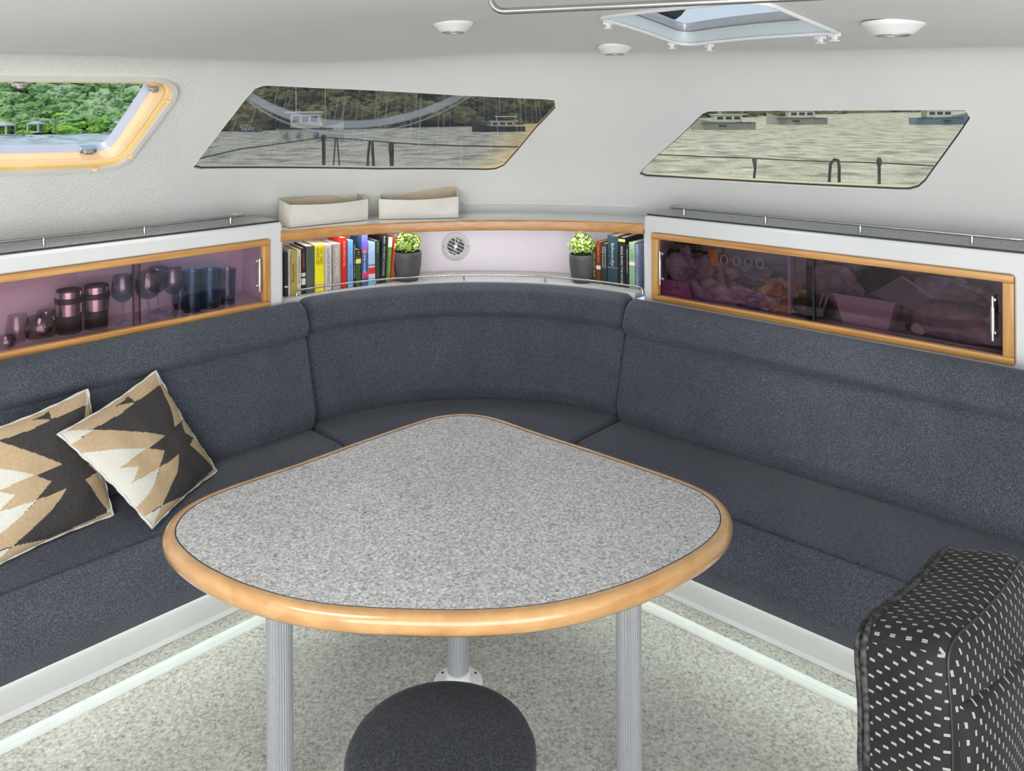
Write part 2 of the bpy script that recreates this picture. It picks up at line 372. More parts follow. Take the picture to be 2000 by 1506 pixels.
def circum(a, b, c):
    A = np.array([[b[0] - a[0], b[1] - a[1]], [c[0] - a[0], c[1] - a[1]]]) * 2
    B = np.array([b @ b - a @ a, c @ c - a @ a]); o = np.linalg.solve(A, B); return o, float(np.linalg.norm(o - a))
# ------------------------------------------------------------------ cabin shell: walls lean in and melt into the ceiling
TL, TR, RW = -2.97, -2.93, 1.45
CW = np.linalg.solve(np.array([nL, nR]), np.array([TL + RW, TR + RW]))
SLT, SRT = float(CW @ dL), float(CW @ dR)
TH0, TH1 = math.atan2(-nL[1], -nL[0]), math.atan2(-nR[1], -nR[0]); ARC = RW * (TH0 - TH1)
def uo_xy(u, o):
    if u <= 0: return (u + SLT) * dL + (TL + o) * nL
    if u >= ARC: return (SRT - (u - ARC)) * dR + (TR + o) * nR
    th = TH0 - u / RW; return CW + (RW - o) * np.array([math.cos(th), math.sin(th)])
def xy_uo(p):
    sl, sr_ = p @ dL, p @ dR; ol, orr = (p @ nL) - TL, (p @ nR) - TR
    if sl <= SLT and (sr_ > SRT or ol <= orr): return sl - SLT, ol
    if sr_ <= SRT: return ARC + SRT - sr_, orr
    q = p - CW; th = math.atan2(q[1], q[0]); return RW * (TH0 - th), RW - np.hypot(*q)
def zceil(x, y): return 1.872 - 0.115 * (1 - math.exp(-1.6 * x * x)) - 0.085 * max(0.0, y - 2.2) ** 2
def smin(a, b, k=0.13):
    h = max(k - abs(a - b), 0) / k; return min(a, b) - h * h * k * 0.25
def hz(p, o=None):
    if o is None: o = xy_uo(p)[1]
    return smin(1.153 + o / 0.6, zceil(p[0], p[1]))
def S(u, o): p = uo_xy(u, o); return np.array([p[0], p[1], hz(p, o)])
def SN(u, o, e=0.004):
    a = S(u + e, o) - S(u - e, o); b = S(u, o + e) - S(u, o - e); n = np.cross(a, b); n /= np.linalg.norm(n)
    return n if n[2] < 0 else -n           # points into the cabin
def cast(x, y):
    """where the sight line of photo point (x, y) meets the cabin shell, as (u, o)"""
    r = ray(x, y); k = 0.4; prev = k
    while k < 6:
        p = EO + r * k
        if p[2] - hz(p[:2]) > 0: break
        prev = k; k += 0.02
    a, b = prev, k
    for _ in range(40):
        m = (a + b) / 2; p = EO + r * m
        if p[2] - hz(p[:2]) > 0: b = m
        else: a = m
    p = EO + r * a; return np.array(xy_uo(p[:2]))
def cast3(x, y): u, o = cast(x, y); return S(u, o)
OW = 0.50
U0, U3 = -0.6 - SLT, ARC + SRT + 0.6
U1, U2 = cast(361, 260)[0], cast(1172, 280)[0]
win_px = {
    2: [(377, 327), (381, 320), (474, 201), (486, 184), (497, 173), (512, 167), (530, 167), (702, 175), (892, 186), (1070, 194), (1084, 196), (1090, 201), (1086, 209), (1044, 254), (995, 313), (985, 325), (972, 332), (955, 334), (740, 333), (398, 331), (382, 331)],
    3: [(1248, 341), (1253, 332), (1285, 302), (1364, 230), (1374, 221), (1386, 217), (1508, 216), (1760, 215), (1886, 215), (1896, 217), (1899, 223), (1893, 234), (1868, 270), (1812, 347), (1803, 360), (1790, 369), (1772, 373), (1580, 364), (1364, 352), (1263, 346), (1252, 345)]}
hatch_outer_px = [(-185, 150), (-60, 147), (100, 148), (230, 149), (300, 150), (326, 153), (342, 161), (348, 174), (341, 192), (300, 248), (261, 299), (247, 315), (225, 325), (189, 331), (60, 336), (-150, 341), (-215, 343)]
hatch_inner_px = [(-150, 163), (-50, 163), (80, 164), (200, 165), (262, 166), (284, 168), (291, 172), (292, 180), (286, 189), (252, 240), (222, 283), (213, 293), (200, 297), (172, 298), (60, 300), (-150, 304), (-190, 305)]
holes = {k: resample([cast(*p) for p in v], 90) for k, v in win_px.items()}
HO = np.array([cast(*p) for p in hatch_outer_px]); HI = np.array([cast(*p) for p in hatch_inner_px])
HO, HI = [np.vstack([resample(a, 120)]) for a in (HO, HI)]
# align the two loops so that they can be lofted
sh = min(range(120), key=lambda k: np.abs(np.roll(HI, -k, 0) - HO).sum()); HI = np.roll(HI, -sh, 0)
def wall_piece(name, ua, ub, hole, mat):
    nu = max(8, int((ub - ua) / 0.05)); us = np.linspace(ua, ub, nu + 1); os_ = np.linspace(-0.03, OW, 22)
    outer = [(u, -0.03) for u in us] + [(ub, o) for o in os_[1:]] + [(u, OW) for u in us[::-1][1:]] + [(ua, o) for o in os_[::-1][1:-1]]
    ex = [(u, o) for u in us[1:-1] for o in os_[1:-1]]
    ex = [p for p in ex if not (inside(p, hole) or np.min(np.hypot(hole[:, 0] - p[0], hole[:, 1] - p[1])) < 0.012)]
    V, T = cdt(outer, [hole], ex)
    P = [S(*v) for v in V]; N = [SN(*v) for v in V]
    T = [t if np.cross(P[t[1]] - P[t[0]], P[t[2]] - P[t[0]]) @ N[t[0]] > 0 else t[::-1] for t in T]
    return tag(put(name, P, T, mat, smooth=True, normals=N), kind='structure')
wall_piece('wall_left', U0, U1, HO, m_wall_tex)
wall_piece('wall_front', U1, U2, holes[2], m_wall)
wall_piece('wall_right', U2, U3, holes[3], m_wall)
def surf_loft(loops_uod): return loft([[S(u, o) + SN(u, o) * d for u, o, d in L] for L in loops_uod])
# fixed dark windows: reveal, gasket, pane
def fixed_window(n, pane_mat):
    h = holes[n]; c = np.mean([S(*p) for p in h], axis=0)
    w = tag(thing('window_%d' % n, None, None, c), kind='structure'); ins = offset_poly(h, -0.0022)
    v, f = surf_loft([[(*p, 0.0015) for p in h], [(*p, -0.008) for p in h], [(*p, -0.030) for p in h]]); put('reveal', v, f, m_gel, w)
    v, f = surf_loft([[(*p, -0.007) for p in h], [(*p, -0.007) for p in ins], [(*p, -0.012) for p in ins]]); put('gasket', v, f, m_rubber, w)
    us = np.arange(h[:, 0].min(), h[:, 0].max(), 0.05); os_ = np.arange(h[:, 1].min(), h[:, 1].max(), 0.04)
    ex = [(u, o) for u in us for o in os_ if inside((u, o), np.asarray(ins)) and np.min(np.hypot(h[:, 0] - u, h[:, 1] - o)) > 0.015]
    V, T = cdt(h, [], ex); P = [S(*v) + SN(*v) * -0.011 for v in V]
    lo, hi = h.min(axis=0), h.max(axis=0); uv = [((v[0] - lo[0]), (v[1] - lo[1])) for v in V]
    put('pane', P, T, pane_mat, w, smooth=True, uvs=uv, normals=[SN(*v) for v in V]); return w, lo, hi
def mat_worn_glare_pane(name, tint, arc=None, amber=None, streak=(0, 1, 1)):
    k = NM(name); co = k.n('TexCoord'); sp = k.n('SeparateXYZ'); k.l(co.outputs['UV'], sp.inputs[0]); X, Y = sp.outputs['X'], sp.outputs['Y']
    tr = k.n('BsdfTransparent'); gl = k.n('BsdfGlossy', i_Roughness=0.03); df = k.n('BsdfDiffuse', i_Color=(0.62, 0.62, 0.66, 1)); tl = k.n('BsdfTranslucent', i_Color=(0.62, 0.62, 0.66, 1))
    col = k.n('Mix', data_type='RGBA'); col.inputs[6].default_value = c4(tint); col.inputs[7].default_value = c4(amber[0] if amber else tint)
    if amber:
        # golden water glitter painted into the pane tint at one corner
        q = k.math('ADD', k.math('MULTIPLY', X, 1.0), k.math('MULTIPLY', Y, -1.3)); mr = k.n('MapRange', i_1=amber[1], i_2=amber[1] + 0.20, i_3=0.0, i_4=1.0); k.l(q, mr.inputs[0]); k.l(mr.outputs[0], col.inputs['Factor'])
    else: col.inputs['Factor'].default_value = 0
    k.l(col.outputs[2], tr.inputs['Color'])
    hz_ = None
    if streak[0]:
        mp = k.n('Mapping'); mp.inputs['Rotation'].default_value = (0, 0, streak[2]); mp.inputs['Scale'].default_value = (streak[1], streak[1] * 0.06, 1); k.l(co.outputs['UV'], mp.inputs[0])
        n = k.n('TexNoise', i_Scale=1.0, i_Detail=4.0); k.l(mp.outputs[0], n.inputs['Vector'])
        mr = k.n('MapRange', i_1=0.56, i_2=0.70, i_3=0.05, i_4=streak[0]); k.l(n.outputs['Fac'], mr.inputs[0]); hz_ = mr.outputs[0]
    if arc:  # whitish reflection arcs painted into the pane as diffuse streaks
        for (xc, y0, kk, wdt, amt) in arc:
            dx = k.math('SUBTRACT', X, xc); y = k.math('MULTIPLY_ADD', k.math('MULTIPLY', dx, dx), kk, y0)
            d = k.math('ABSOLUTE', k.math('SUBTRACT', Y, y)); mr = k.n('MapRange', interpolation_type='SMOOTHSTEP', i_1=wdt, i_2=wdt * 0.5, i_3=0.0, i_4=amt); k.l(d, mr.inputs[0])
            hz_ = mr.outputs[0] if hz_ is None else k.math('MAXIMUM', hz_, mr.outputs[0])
    m1 = k.n('MixShader', i_0=0.06); k.l(tr.outputs[0], m1.inputs[1]); k.l(gl.outputs[0], m1.inputs[2])
    ad = k.n('MixShader', i_0=0.5); k.l(df.outputs[0], ad.inputs[1]); k.l(tl.outputs[0], ad.inputs[2])
    m2 = k.n('MixShader'); m2.inputs[0].default_value = 0
    if hz_ is not None: k.l(hz_, m2.inputs[0])
    k.l(m1.outputs[0], m2.inputs[1]); k.l(ad.outputs[0], m2.inputs[2]); k.l(m2.outputs[0], k.out.inputs[0]); return k.m
def uvpx(n, x, y): h = holes[n]; c = cast(x, y); return c - h.min(axis=0)
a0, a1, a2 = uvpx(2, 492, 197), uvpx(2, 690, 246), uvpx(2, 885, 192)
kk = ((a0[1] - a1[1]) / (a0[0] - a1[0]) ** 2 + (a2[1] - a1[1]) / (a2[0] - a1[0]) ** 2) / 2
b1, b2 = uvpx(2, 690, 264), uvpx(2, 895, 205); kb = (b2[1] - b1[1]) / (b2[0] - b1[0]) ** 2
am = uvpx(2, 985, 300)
m_pane2 = mat_worn_glare_pane('smoked_scratched_acrylic_painted_glare', (0.62, 0.53, 0.40), [(a1[0], a1[1], kk, 0.0125, 0.42), (b1[0], b1[1], kb, 0.003, 0.3)], ((0.98, 0.66, 0.28), am[0] - 1.3 * am[1] - 0.13), (0.26, 90, 0.5))
m_pane3 = mat_worn_glare_pane('lightly_smoked_scratched_acrylic', (1.0, 0.85, 0.55), None, None, (0.20, 110, 0.0))
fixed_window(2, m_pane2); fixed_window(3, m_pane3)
# opening hatch in the left wall
hc = np.mean([S(*p) for p in HO], axis=0); w1 = tag(thing('window_1', None, None, hc), kind='structure')
def hl(t, d): return [(*(a * (1 - t) + b * t), d) for a, b in zip(HO, HI)]
for nm, seq, mt in (('flange', [(0, -0.002), (0, 0.014), (0.05, 0.020), (0.22, 0.020), (0.27, 0.014)], m_frame_grey), ('seal_channel', [(0.27, 0.014), (0.30, -0.002), (0.46, -0.004), (0.50, 0.008)], m_frame_gold),
                    ('inner_rim', [(0.50, 0.008), (0.53, 0.011), (0.66, 0.008), (0.68, 0.002), (0.71, 0.003), (0.88, -0.014)], m_frame_sun), ('outer_rim', [(0.88, -0.014), (0.90, -0.020), (1.0, -0.034), (1.0, -0.05)], m_frame_out)):
    v, f = surf_loft([hl(t, d) for t, d in seq]); put(nm, v, f, mt, w1, smooth=True, sharp=40)
V, T = cdt(HI, []); put('pane', [S(*v) + SN(*v) * -0.045 for v in V], T, mat_pane('clear_acrylic', (0.93, 0.97, 0.98), 0.03), w1)
def frame_clip(px, py, size, d, mat, name, parent):
    u, o = cast(px, py); c = S(u, o) + SN(u, o) * d; n = SN(u, o); ax = S(u + 0.01, o) - S(u - 0.01, o); ax /= np.linalg.norm(ax); b = np.cross(n, ax)
    g = G(); g.add(*box(c, size, [ax, b, n], 0.003)); g.add(*box(c + n * size[2] * 0.5 - b * size[1] * 0.15, (size[0] * 0.55, size[1] * 0.5, size[2] * 0.8), [ax, b, n], 0.002)); return g.obj(name, mat, parent, smooth=True, sharp=35)
for px, py in ((325, 192), (251, 300), (182, 324)): frame_clip(px, py, (0.020, 0.012, 0.010), 0.020, m_frame_sun, 'retaining_clip', w1)
for px, py in ((296, 166), (35, 157)): frame_clip(px, py, (0.030, 0.014, 0.020), 0.016, m_chrome, 'hinge_bracket', w1)
frame_clip(35, 170, (0.022, 0.022, 0.008), -0.02, m_frame_sun, 'hinge_tongue', w1)
frame_clip(173, 295, (0.052, 0.020, 0.022), -0.01, m_chrome, 'latch', w1)
# ceiling with the deck hatch opening
hpx = [(1172, 32), (1335, 86), (1634, 60)]
HC = [cast3(*p)[:2] for p in hpx]; HC.append(HC[0] + (HC[2] - HC[1]) * 1.0)
HC = np.array(HC); hatch2d = round_poly(HC, 0.05, 8)
curve = [uo_xy(u, OW) for u in np.linspace(U0, U3, 140)]
YB = -1.35
pl, pr = curve[0], curve[-1]
bnd = [tuple(p) for p in curve] + [(pr[0], y) for y in np.linspace(pr[1], YB, 14)[1:]] + [(x, YB) for x in np.linspace(pr[0], pl[0], 24)[1:]] + [(pl[0], y) for y in np.linspace(YB, pl[1], 14)[1:-1]]
bn = np.array(bnd); hh = np.array(hatch2d)
ex = []
for x in np.arange(pl[0], pr[0], 0.08):
    for y in np.arange(YB, 3.3, 0.08):
        p = (x, y)
        if inside(p, bn) and np.min(np.hypot(bn[:, 0] - x, bn[:, 1] - y)) > 0.03 and not inside(p, hh) and np.min(np.hypot(hh[:, 0] - x, hh[:, 1] - y)) > 0.03: ex.append(p)
V, T = cdt(bnd, [hatch2d], ex)
def cz(p):
    p = np.asarray(p, dtype=float)
    return hz(p) if p[1] > 0.9 else zceil(p[0], p[1])
def cn(p, e=0.006):
    gx = (cz((p[0] + e, p[1])) - cz((p[0] - e, p[1]))) / (2 * e); gy = (cz((p[0], p[1] + e)) - cz((p[0], p[1] - e))) / (2 * e)
    n = np.array([gx, gy, -1.0]); return n / np.linalg.norm(n)
P = [np.array([*v, cz(v)]) for v in V]
T = [t if np.cross(P[t[1]] - P[t[0]], P[t[2]] - P[t[0]])[2] < 0 else t[::-1] for t in T]
tag(put('ceiling', P, T, m_wall, smooth=True, normals=[cn(v) for v in V]), kind='structure')
# plain sides of the saloon behind the camera
for nm, q in (('wall_rear_left', pl), ('wall_rear_right', pr)):
    v, f = box((q[0], (q[1] + YB) / 2 - 0.1, 0.92), (0.03, q[1] - YB + 0.2, 1.86)); tag(put(nm, v, f, m_gel), kind='structure')
# floor
fl = [(-2.75, YB), (2.3, YB), (2.3, 2.3), (0.6, 3.9), (-0.9, 3.9), (-2.75, 2.2)]
V, T = cdt(fl, []); T = [t if np.cross(np.append(V[t[1]] - V[t[0]], 0), np.append(V[t[2]] - V[t[0]], 0))[2] > 0 else t[::-1] for t in T]
tag(put('floor', [(*v, 0.0) for v in V], T, m_floor), kind='structure')
# ------------------------------------------------------------------ settee base, ledge and light strip
def stations(tl, tr, s0l, s0r, sl=1.63, srr=1.745):
    """front line of the settee: left run, across the corner, right run; list of 2D points"""
    return [PL(s0l, tl, 0)[:2], PL(sl, tl, 0)[:2], PR(srr, tr, 0)[:2], PR(s0r, tr, 0)[:2]]
def line_strip(rows, mat, name, parent=None, kind=None):
    """rows: list of (tL, tR, z) -> faces between successive fronts"""
    loops = [[(*p, z) for p in stations(tl, tr, a, b)] for tl, tr, z, a, b in rows]
    v, f = loft(loops, closed_loop=False); return put(name, v, f, mat, parent)
base = thing('settee_base', 'white moulded settee base running under the dark seat cushions', 'settee base', (*PL(1.63, -2.45, 0)[:2], 0))
line_strip([(-2.33, -2.20, 0.235, 0.45, 0.34), (-2.312, -2.180, 0.225, 0.45, 0.34), (-2.318, -2.186, 0.20, 0.45, 0.34), (-2.405, -2.272, 0.075, 0.45, 0.34), (-2.425, -2.292, 0.045, 0.45, 0.34), (-2.432, -2.300, 0.022, 0.45, 0.34), (-2.60, -2.47, 0.022, 0.45, 0.34)], m_base, 'front_panel', base)
for fn, s_, t0, t1 in ((PL, 0.45, -2.31, -2.60), (PR, 0.34, -2.18, -2.47)):
    q = [fn(s_, t0, 0.225), fn(s_, t0 - 0.09, 0.075), fn(s_, t0 - 0.12, 0.0), fn(s_, t1 - 0.35, 0.0), fn(s_, t1 - 0.35, 0.225)]; put('end_panel', q, [(0, 1, 2, 3, 4)], m_base, base)
line_strip([(-2.33, -2.20, 0.232, 0.45, 0.34), (-2.95, -2.90, 0.232, 0.45, 0.34)], m_base, 'seat_deck', base)
led = thing('floor_ledge', 'low speckled ledge with a glowing cool white light strip along the settee foot', 'ledge', (*PL(1.63, -2.4, 0)[:2], 0))
line_strip([(-2.366, -2.238, 0.021, 0.2, 0.2), (-2.60, -2.47, 0.021, 0.2, 0.2)], m_floor, 'ledge_top', led)
line_strip([(-2.366, -2.238, 0.0225, 0.2, 0.2), (-2.357, -2.229, 0.0215, 0.2, 0.2), (-2.354, -2.226, 0.016, 0.2, 0.2), (-2.353, -2.225, 0.001, 0.2, 0.2)], m_led, 'light_strip', led)
line_strip([(-2.353, -2.225, 0.004, 0.2, 0.2), (-2.345, -2.217, 0.0035, 0.2, 0.2), (-2.344, -2.216, 0.0005, 0.2, 0.2)], m_lens, 'strip_trim', led)
# light tape fixed under the overhang of the seat front, shining down on ledge and floor
for fn, n_, d_, tt, s0, s1 in ((PL, nL, dL, -2.318, 0.47, 1.62), (PR, nR, dR, -2.186, 0.36, 1.74)):
    ld = bpy.data.lights.new('seat_light_tape', 'AREA'); ld.shape = 'RECTANGLE'; ld.size = s1 - s0; ld.size_y = 0.02; ld.energy = 0.95 * (s1 - s0); ld.color = (0.90, 1.0, 0.93)
    lo2 = bpy.data.objects.new('seat_light_tape', ld); COL.objects.link(lo2); p = fn((s0 + s1) / 2, tt, 0.19); lo2.location = tuple(p)
    z_ = np.array([-n_[0] * 0.25, -n_[1] * 0.25, 0.96]); z_ /= np.linalg.norm(z_); x_ = np.array([*d_, 0.0]); y_ = np.cross(z_, x_)
    lo2.rotation_euler = Matrix((tuple(map(float, x_)), tuple(map(float, y_)), tuple(map(float, z_)))).transposed().to_euler()
# ------------------------------------------------------------------ cushions
m_crease_shade = M('painted_crease_shade', (0.012, 0.014, 0.020), 0.9)  # dark tube in the crease below the head roll stands for its shadow
def prof(pts, rad, n=5): return round_poly(pts, rad, n)
def seat(name, label, fn, s0, s1, crease, back):
    T = thing(name, label, 'seat cushion', fn((s0 + s1) / 2, (crease + back) / 2, 0.235), 'seat cushions of the settee')
    L = s1 - s0; pl_ = lambda s, o, z: fn(s0 + s, o, z)
    p = prof([(back - 0.06, 0.235), (crease - 0.005, 0.235), (crease - 0.002, 0.428), (crease - 0.12, 0.449), (back + 0.02, 0.446), (back - 0.06, 0.44)], [0.01, 0.01, 0.018, 0.08, 0.08, 0.03])
    v, f = cushion(p, pl_, L, 0.030); put('seat_top', v, f, m_fab, T, smooth=True, sharp=60)
    p = prof([(crease + 0.002, 0.225), (crease + 0.022, 0.212), (crease + 0.066, 0.285), (crease + 0.062, 0.395), (crease + 0.020, 0.436), (crease - 0.001, 0.424)], [0.01, 0.03, 0.06, 0.05, 0.02, 0.006])
    v, f = cushion(p, pl_, L, 0.030); put('front_bolster', v, f, m_fab, T, smooth=True, sharp=60)
seat('seat_cushion', 'dark blue-grey long seat cushion with the patterned pillows on it', PL, 0.46, 1.618, -2.292, -2.62)
seat('seat_cushion', 'dark blue-grey long seat cushion behind the dotted chair', PR, 0.36, 1.740, -2.158, -2.53)
# corner seat
T = thing('seat_cushion', 'dark blue-grey fan-shaped seat cushion in the rounded corner behind the table', 'seat cushion', (-0.16, 2.95, 0.235), 'seat cushions of the settee')
th = np.linspace(math.radians(49), math.radians(132), 18)
ol = [PL(1.625, -2.30, 0)[:2]] + [PR(1.748, -2.165, 0)[:2], PR(1.748, -2.56, 0)[:2]] + [CC + 0.95 * np.array([math.cos(a), math.sin(a)]) for a in th] + [PL(1.625, -2.64, 0)[:2]]
v, f = puck(resample(ol, 90), 0.235, 0.447, 0.028); put('seat_top', v, f, m_fab, T, smooth=True, sharp=60)
v, f = loft([[(*(PL(1.625, -2.30, 0)[:2] * (1 - k) + PR(1.748, -2.165, 0)[:2] * k + np.array([0, -1]) * d), z) for k in (0.02, 0.5, 0.98)] for d, z in ((0.0, 0.24), (0.045, 0.26), (0.06, 0.34), (0.045, 0.41), (0, 0.43))], closed_loop=False); put('front_bolster', v, f, m_fab, T, smooth=True)
def back(label, fn, s0, s1, tj, dz=0.0):
    T = thing('back_cushion', label, 'back cushion', fn((s0 + s1) / 2, tj - 0.08, 0.44), 'back cushions of the settee'); pl_ = lambda s, o, z: fn(s0 + s, o, z)
    p = prof([(tj - 0.135, 0.435), (tj - 0.012, 0.437), (tj + 0.002, 0.50), (tj - 0.068, 0.772 + dz), (tj - 0.138, 0.772 + dz)], [0.01, 0.035, 0.05, 0.016, 0.01])
    v, f = cushion(p, pl_, s1 - s0, 0.022); put('back_panel', v, f, m_fab, T, smooth=True, sharp=60)
    p = prof([(tj - 0.138, 0.770 + dz), (tj - 0.060, 0.765 + dz), (tj - 0.036, 0.79 + dz), (tj - 0.066, 0.872 + dz), (tj - 0.105, 0.894 + dz), (tj - 0.138, 0.885 + dz)], [0.005, 0.012, 0.025, 0.035, 0.03, 0.012])
    v, f = cushion(p, pl_, s1 - s0 + 0.006, 0.028); put('head_roll', v, f, m_fab, T, smooth=True, sharp=60)
    v, f = tube([fn(s_, tj - 0.0645, 0.7685 + dz) for s_ in np.linspace(s0 + 0.012, s1 - 0.012, 12)], 0.0042, 6); put('roll_crease_shade', v, f, m_crease_shade, T, smooth=True)
back('straight blue-grey back cushion behind the patterned pillows', PL, 0.30, 1.622, -2.572)
back('straight blue-grey back cushion under the cupboard with the cluttered contents', PR, 0.34, 1.738, -2.492, -0.012)
T = thing('back_cushion', 'curved blue-grey back cushion in the corner below the bookshelf', 'back cushion', (-0.16, 3.28, 0.44), 'back cushions of the settee')
A0, A1 = math.radians(134), math.radians(49.6)
def arcpl(s, o, z): a = A0 + (A1 - A0) * s; return np.array([*(CC + o * np.array([math.cos(a), math.sin(a)])), z])
def cushion_arc(pr_, n=26):
    pr_ = np.asarray(pr_); c = pr_.mean(axis=0); d = pr_ - c; dl = np.linalg.norm(d, axis=1)[:, None]; loops = []
    for s in np.unique(np.concatenate([np.linspace(0, 1, n + 1), 0.03 * np.linspace(0, 1, 7) ** 2, 1 - 0.03 * np.linspace(0, 1, 7) ** 2])):
        e = min(s, 1 - s) * 1.3; ins = 0.034 * (1 - math.sqrt(max(0, 1 - (1 - min(1, e / 0.035)) ** 2)))
        loops.append([arcpl(s, o, z) for o, z in c + d * np.maximum(0.1, 1 - ins / dl)])
    return loft(loops, cap0=True, cap1=True)
v, f = cushion_arc(prof([(0.965, 0.435), (0.84, 0.437), (0.825, 0.50), (0.886, 0.772), (0.965, 0.772)], [0.01, 0.035, 0.05, 0.016, 0.01]), 40)
put('back_panel', v, f, m_fab, T, smooth=True, sharp=60)
v, f = cushion_arc(prof([(0.965, 0.770), (0.878, 0.765), (0.854, 0.79), (0.882, 0.868), (0.922, 0.889), (0.962, 0.882)], [0.005, 0.012, 0.025, 0.035, 0.03, 0.012]), 40)
put('head_roll', v, f, m_fab, T, smooth=True, sharp=60)
v, f = tube([arcpl(0.52, 0.8245 + (0.888 - 0.825) * (z - 0.5) / 0.272, z) for z in np.linspace(0.5, 0.765, 9)], 0.0022, 6); put('centre_seam', v, f, m_fab, T, smooth=True)
v, f = tube([arcpl(q, 0.8825, 0.7685) for q in np.linspace(0.02, 0.98, 40)], 0.0042, 6); put('roll_crease_shade', v, f, m_crease_shade, T, smooth=True)
# ------------------------------------------------------------------ table
tin = [(905, 811.5), (930, 812.5), (950, 816), (985, 827), (1020, 840), (1080, 860), (1140, 879), (1220, 906), (1280, 926), (1330, 944), (1368, 960), (1394, 978), (1406, 996), (1411, 1016), (1405, 1034), (1392, 1049), (1366, 1071), (1320, 1097), (1254, 1129), (1180, 1154), (1105, 1173), (1030, 1185), (960, 1190), (890, 1192), (790, 1190), (700, 1186), (620, 1178), (550, 1164), (460, 1135), (390, 1099), (352, 1066), (338, 1044), (341, 1030), (352, 1010), (366, 996), (390, 980), (428, 963), (500, 938), (580, 912), (700, 868), (740, 854), (812, 829), (850, 817), (880, 812.5)]
to = smooth_closed(resample([atz(x, y, 0.72)[:2] for x, y in tin], 160), 4)
tcn = to.mean(axis=0)
T = thing('dining_table', 'grey speckled rounded triangular dining table with varnished wooden rim', 'table', (*tcn, 0))
V, Tr = cdt(to, []); put('laminate_top', [(*p, 0.72) for p in V], [t if np.cross(np.append(V[t[1]] - V[t[0]], 0), np.append(V[t[2]] - V[t[0]], 0))[2] > 0 else t[::-1] for t in Tr], m_table, T)
W_ = 0.0255
rim = [(0.0005, 0.7165), (0.0012, 0.7205), (0.006, 0.7215)] + [(W_ - 0.017 + 0.017 * math.sin(a), 0.7215 - 0.017 + 0.017 * math.cos(a)) for a in np.linspace(0.3, 1.5, 6)] + [(W_, 0.700), (W_ - 0.002, 0.690), (W_ - 0.007, 0.684), (W_ - 0.014, 0.682), (0.0, 0.682)]
loops = [[(*p, z) for p in offset_poly(to, o)] for o, z in rim]
v, f = loft(loops); put('wooden_rim', v, f, m_rim, T, smooth=True, sharp=50)
lp = [[(*p, z) for p in offset_poly(to, o)] for o, z in ((-0.0014, 0.7203), (0.0010, 0.7206))]; v, f = loft(lp); put('inlay_line', v, f, m_black, T)
V, Tr = cdt(offset_poly(to, 0.002), []); put('underside', [(*p, 0.683) for p in V], Tr, m_white, T)
for k, (x, y) in enumerate(((-0.159, 2.287), (-0.541, 1.882), (0.2664, 1.92))):
    if k: v, f = tube([(x, y, 0.012), (x, y, 0.683)], 0.030, 64, ridges=0.045)
    else: v, f = tube([(x, y, 0.012), (x, y, 0.683)], 0.030, 48, ridges=0.03)
    o = put('leg', v, f, m_alu, T)
    fl_ = G(); fl_.add(*lathe([(0.068, 0.0), (0.068, 0.006), (0.060, 0.011), (0.036, 0.013), (0.034, 0.035), (0.031, 0.037)], (x, y, 0.0), 32)); fo = fl_.obj('floor_flange', m_white, o, smooth=True, sharp=40)
    for a in (0.5, 2.6, 4.7): v, f = lathe([(0.0055, 0), (0.005, 0.002), (0, 0.003)], (x + 0.053 * math.cos(a), y + 0.053 * math.sin(a), 0.0095), 10); put('flange_screw', v, f, m_black, o)
    v, f = lathe([(0.055, 0), (0.055, 0.006), (0.033, 0.010)], (x, y, 0.671), 24); put('top_socket', v, f, m_alu, o)
# ------------------------------------------------------------------ stool
T = thing('stool', 'round stool with a dark charcoal woven cushion in front of the table', 'stool', (-0.136, 1.497, 0))
v, f = lathe([(0.0, 0.395), (0.15, 0.395), (0.166, 0.402), (0.1745, 0.418), (0.1745, 0.432), (0.168, 0.446), (0.150, 0.4525), (0.08, 0.456), (0.0, 0.457)], (-0.136, 1.497, 0), 64, cap=False); put('seat_cushion', v, f, m_stool, T, smooth=True)
v, f = lathe([(0.0, 0.375), (0.155, 0.375), (0.158, 0.385), (0.155, 0.395), (0, 0.395)], (-0.136, 1.497, 0), 48, cap=False); put('seat_board', v, f, m_black, T, smooth=True, sharp=40)
v, f = lathe([(0.034, 0.012), (0.034, 0.36), (0.07, 0.374)], (-0.136, 1.497, 0), 24); put('pedestal', v, f, m_alu, T, smooth=True, sharp=40)
v, f = lathe([(0.17, 0), (0.17, 0.006), (0.15, 0.012), (0.034, 0.018)], (-0.136, 1.497, 0), 48); put('base_plate', v, f, m_alu, T, smooth=True, sharp=40)
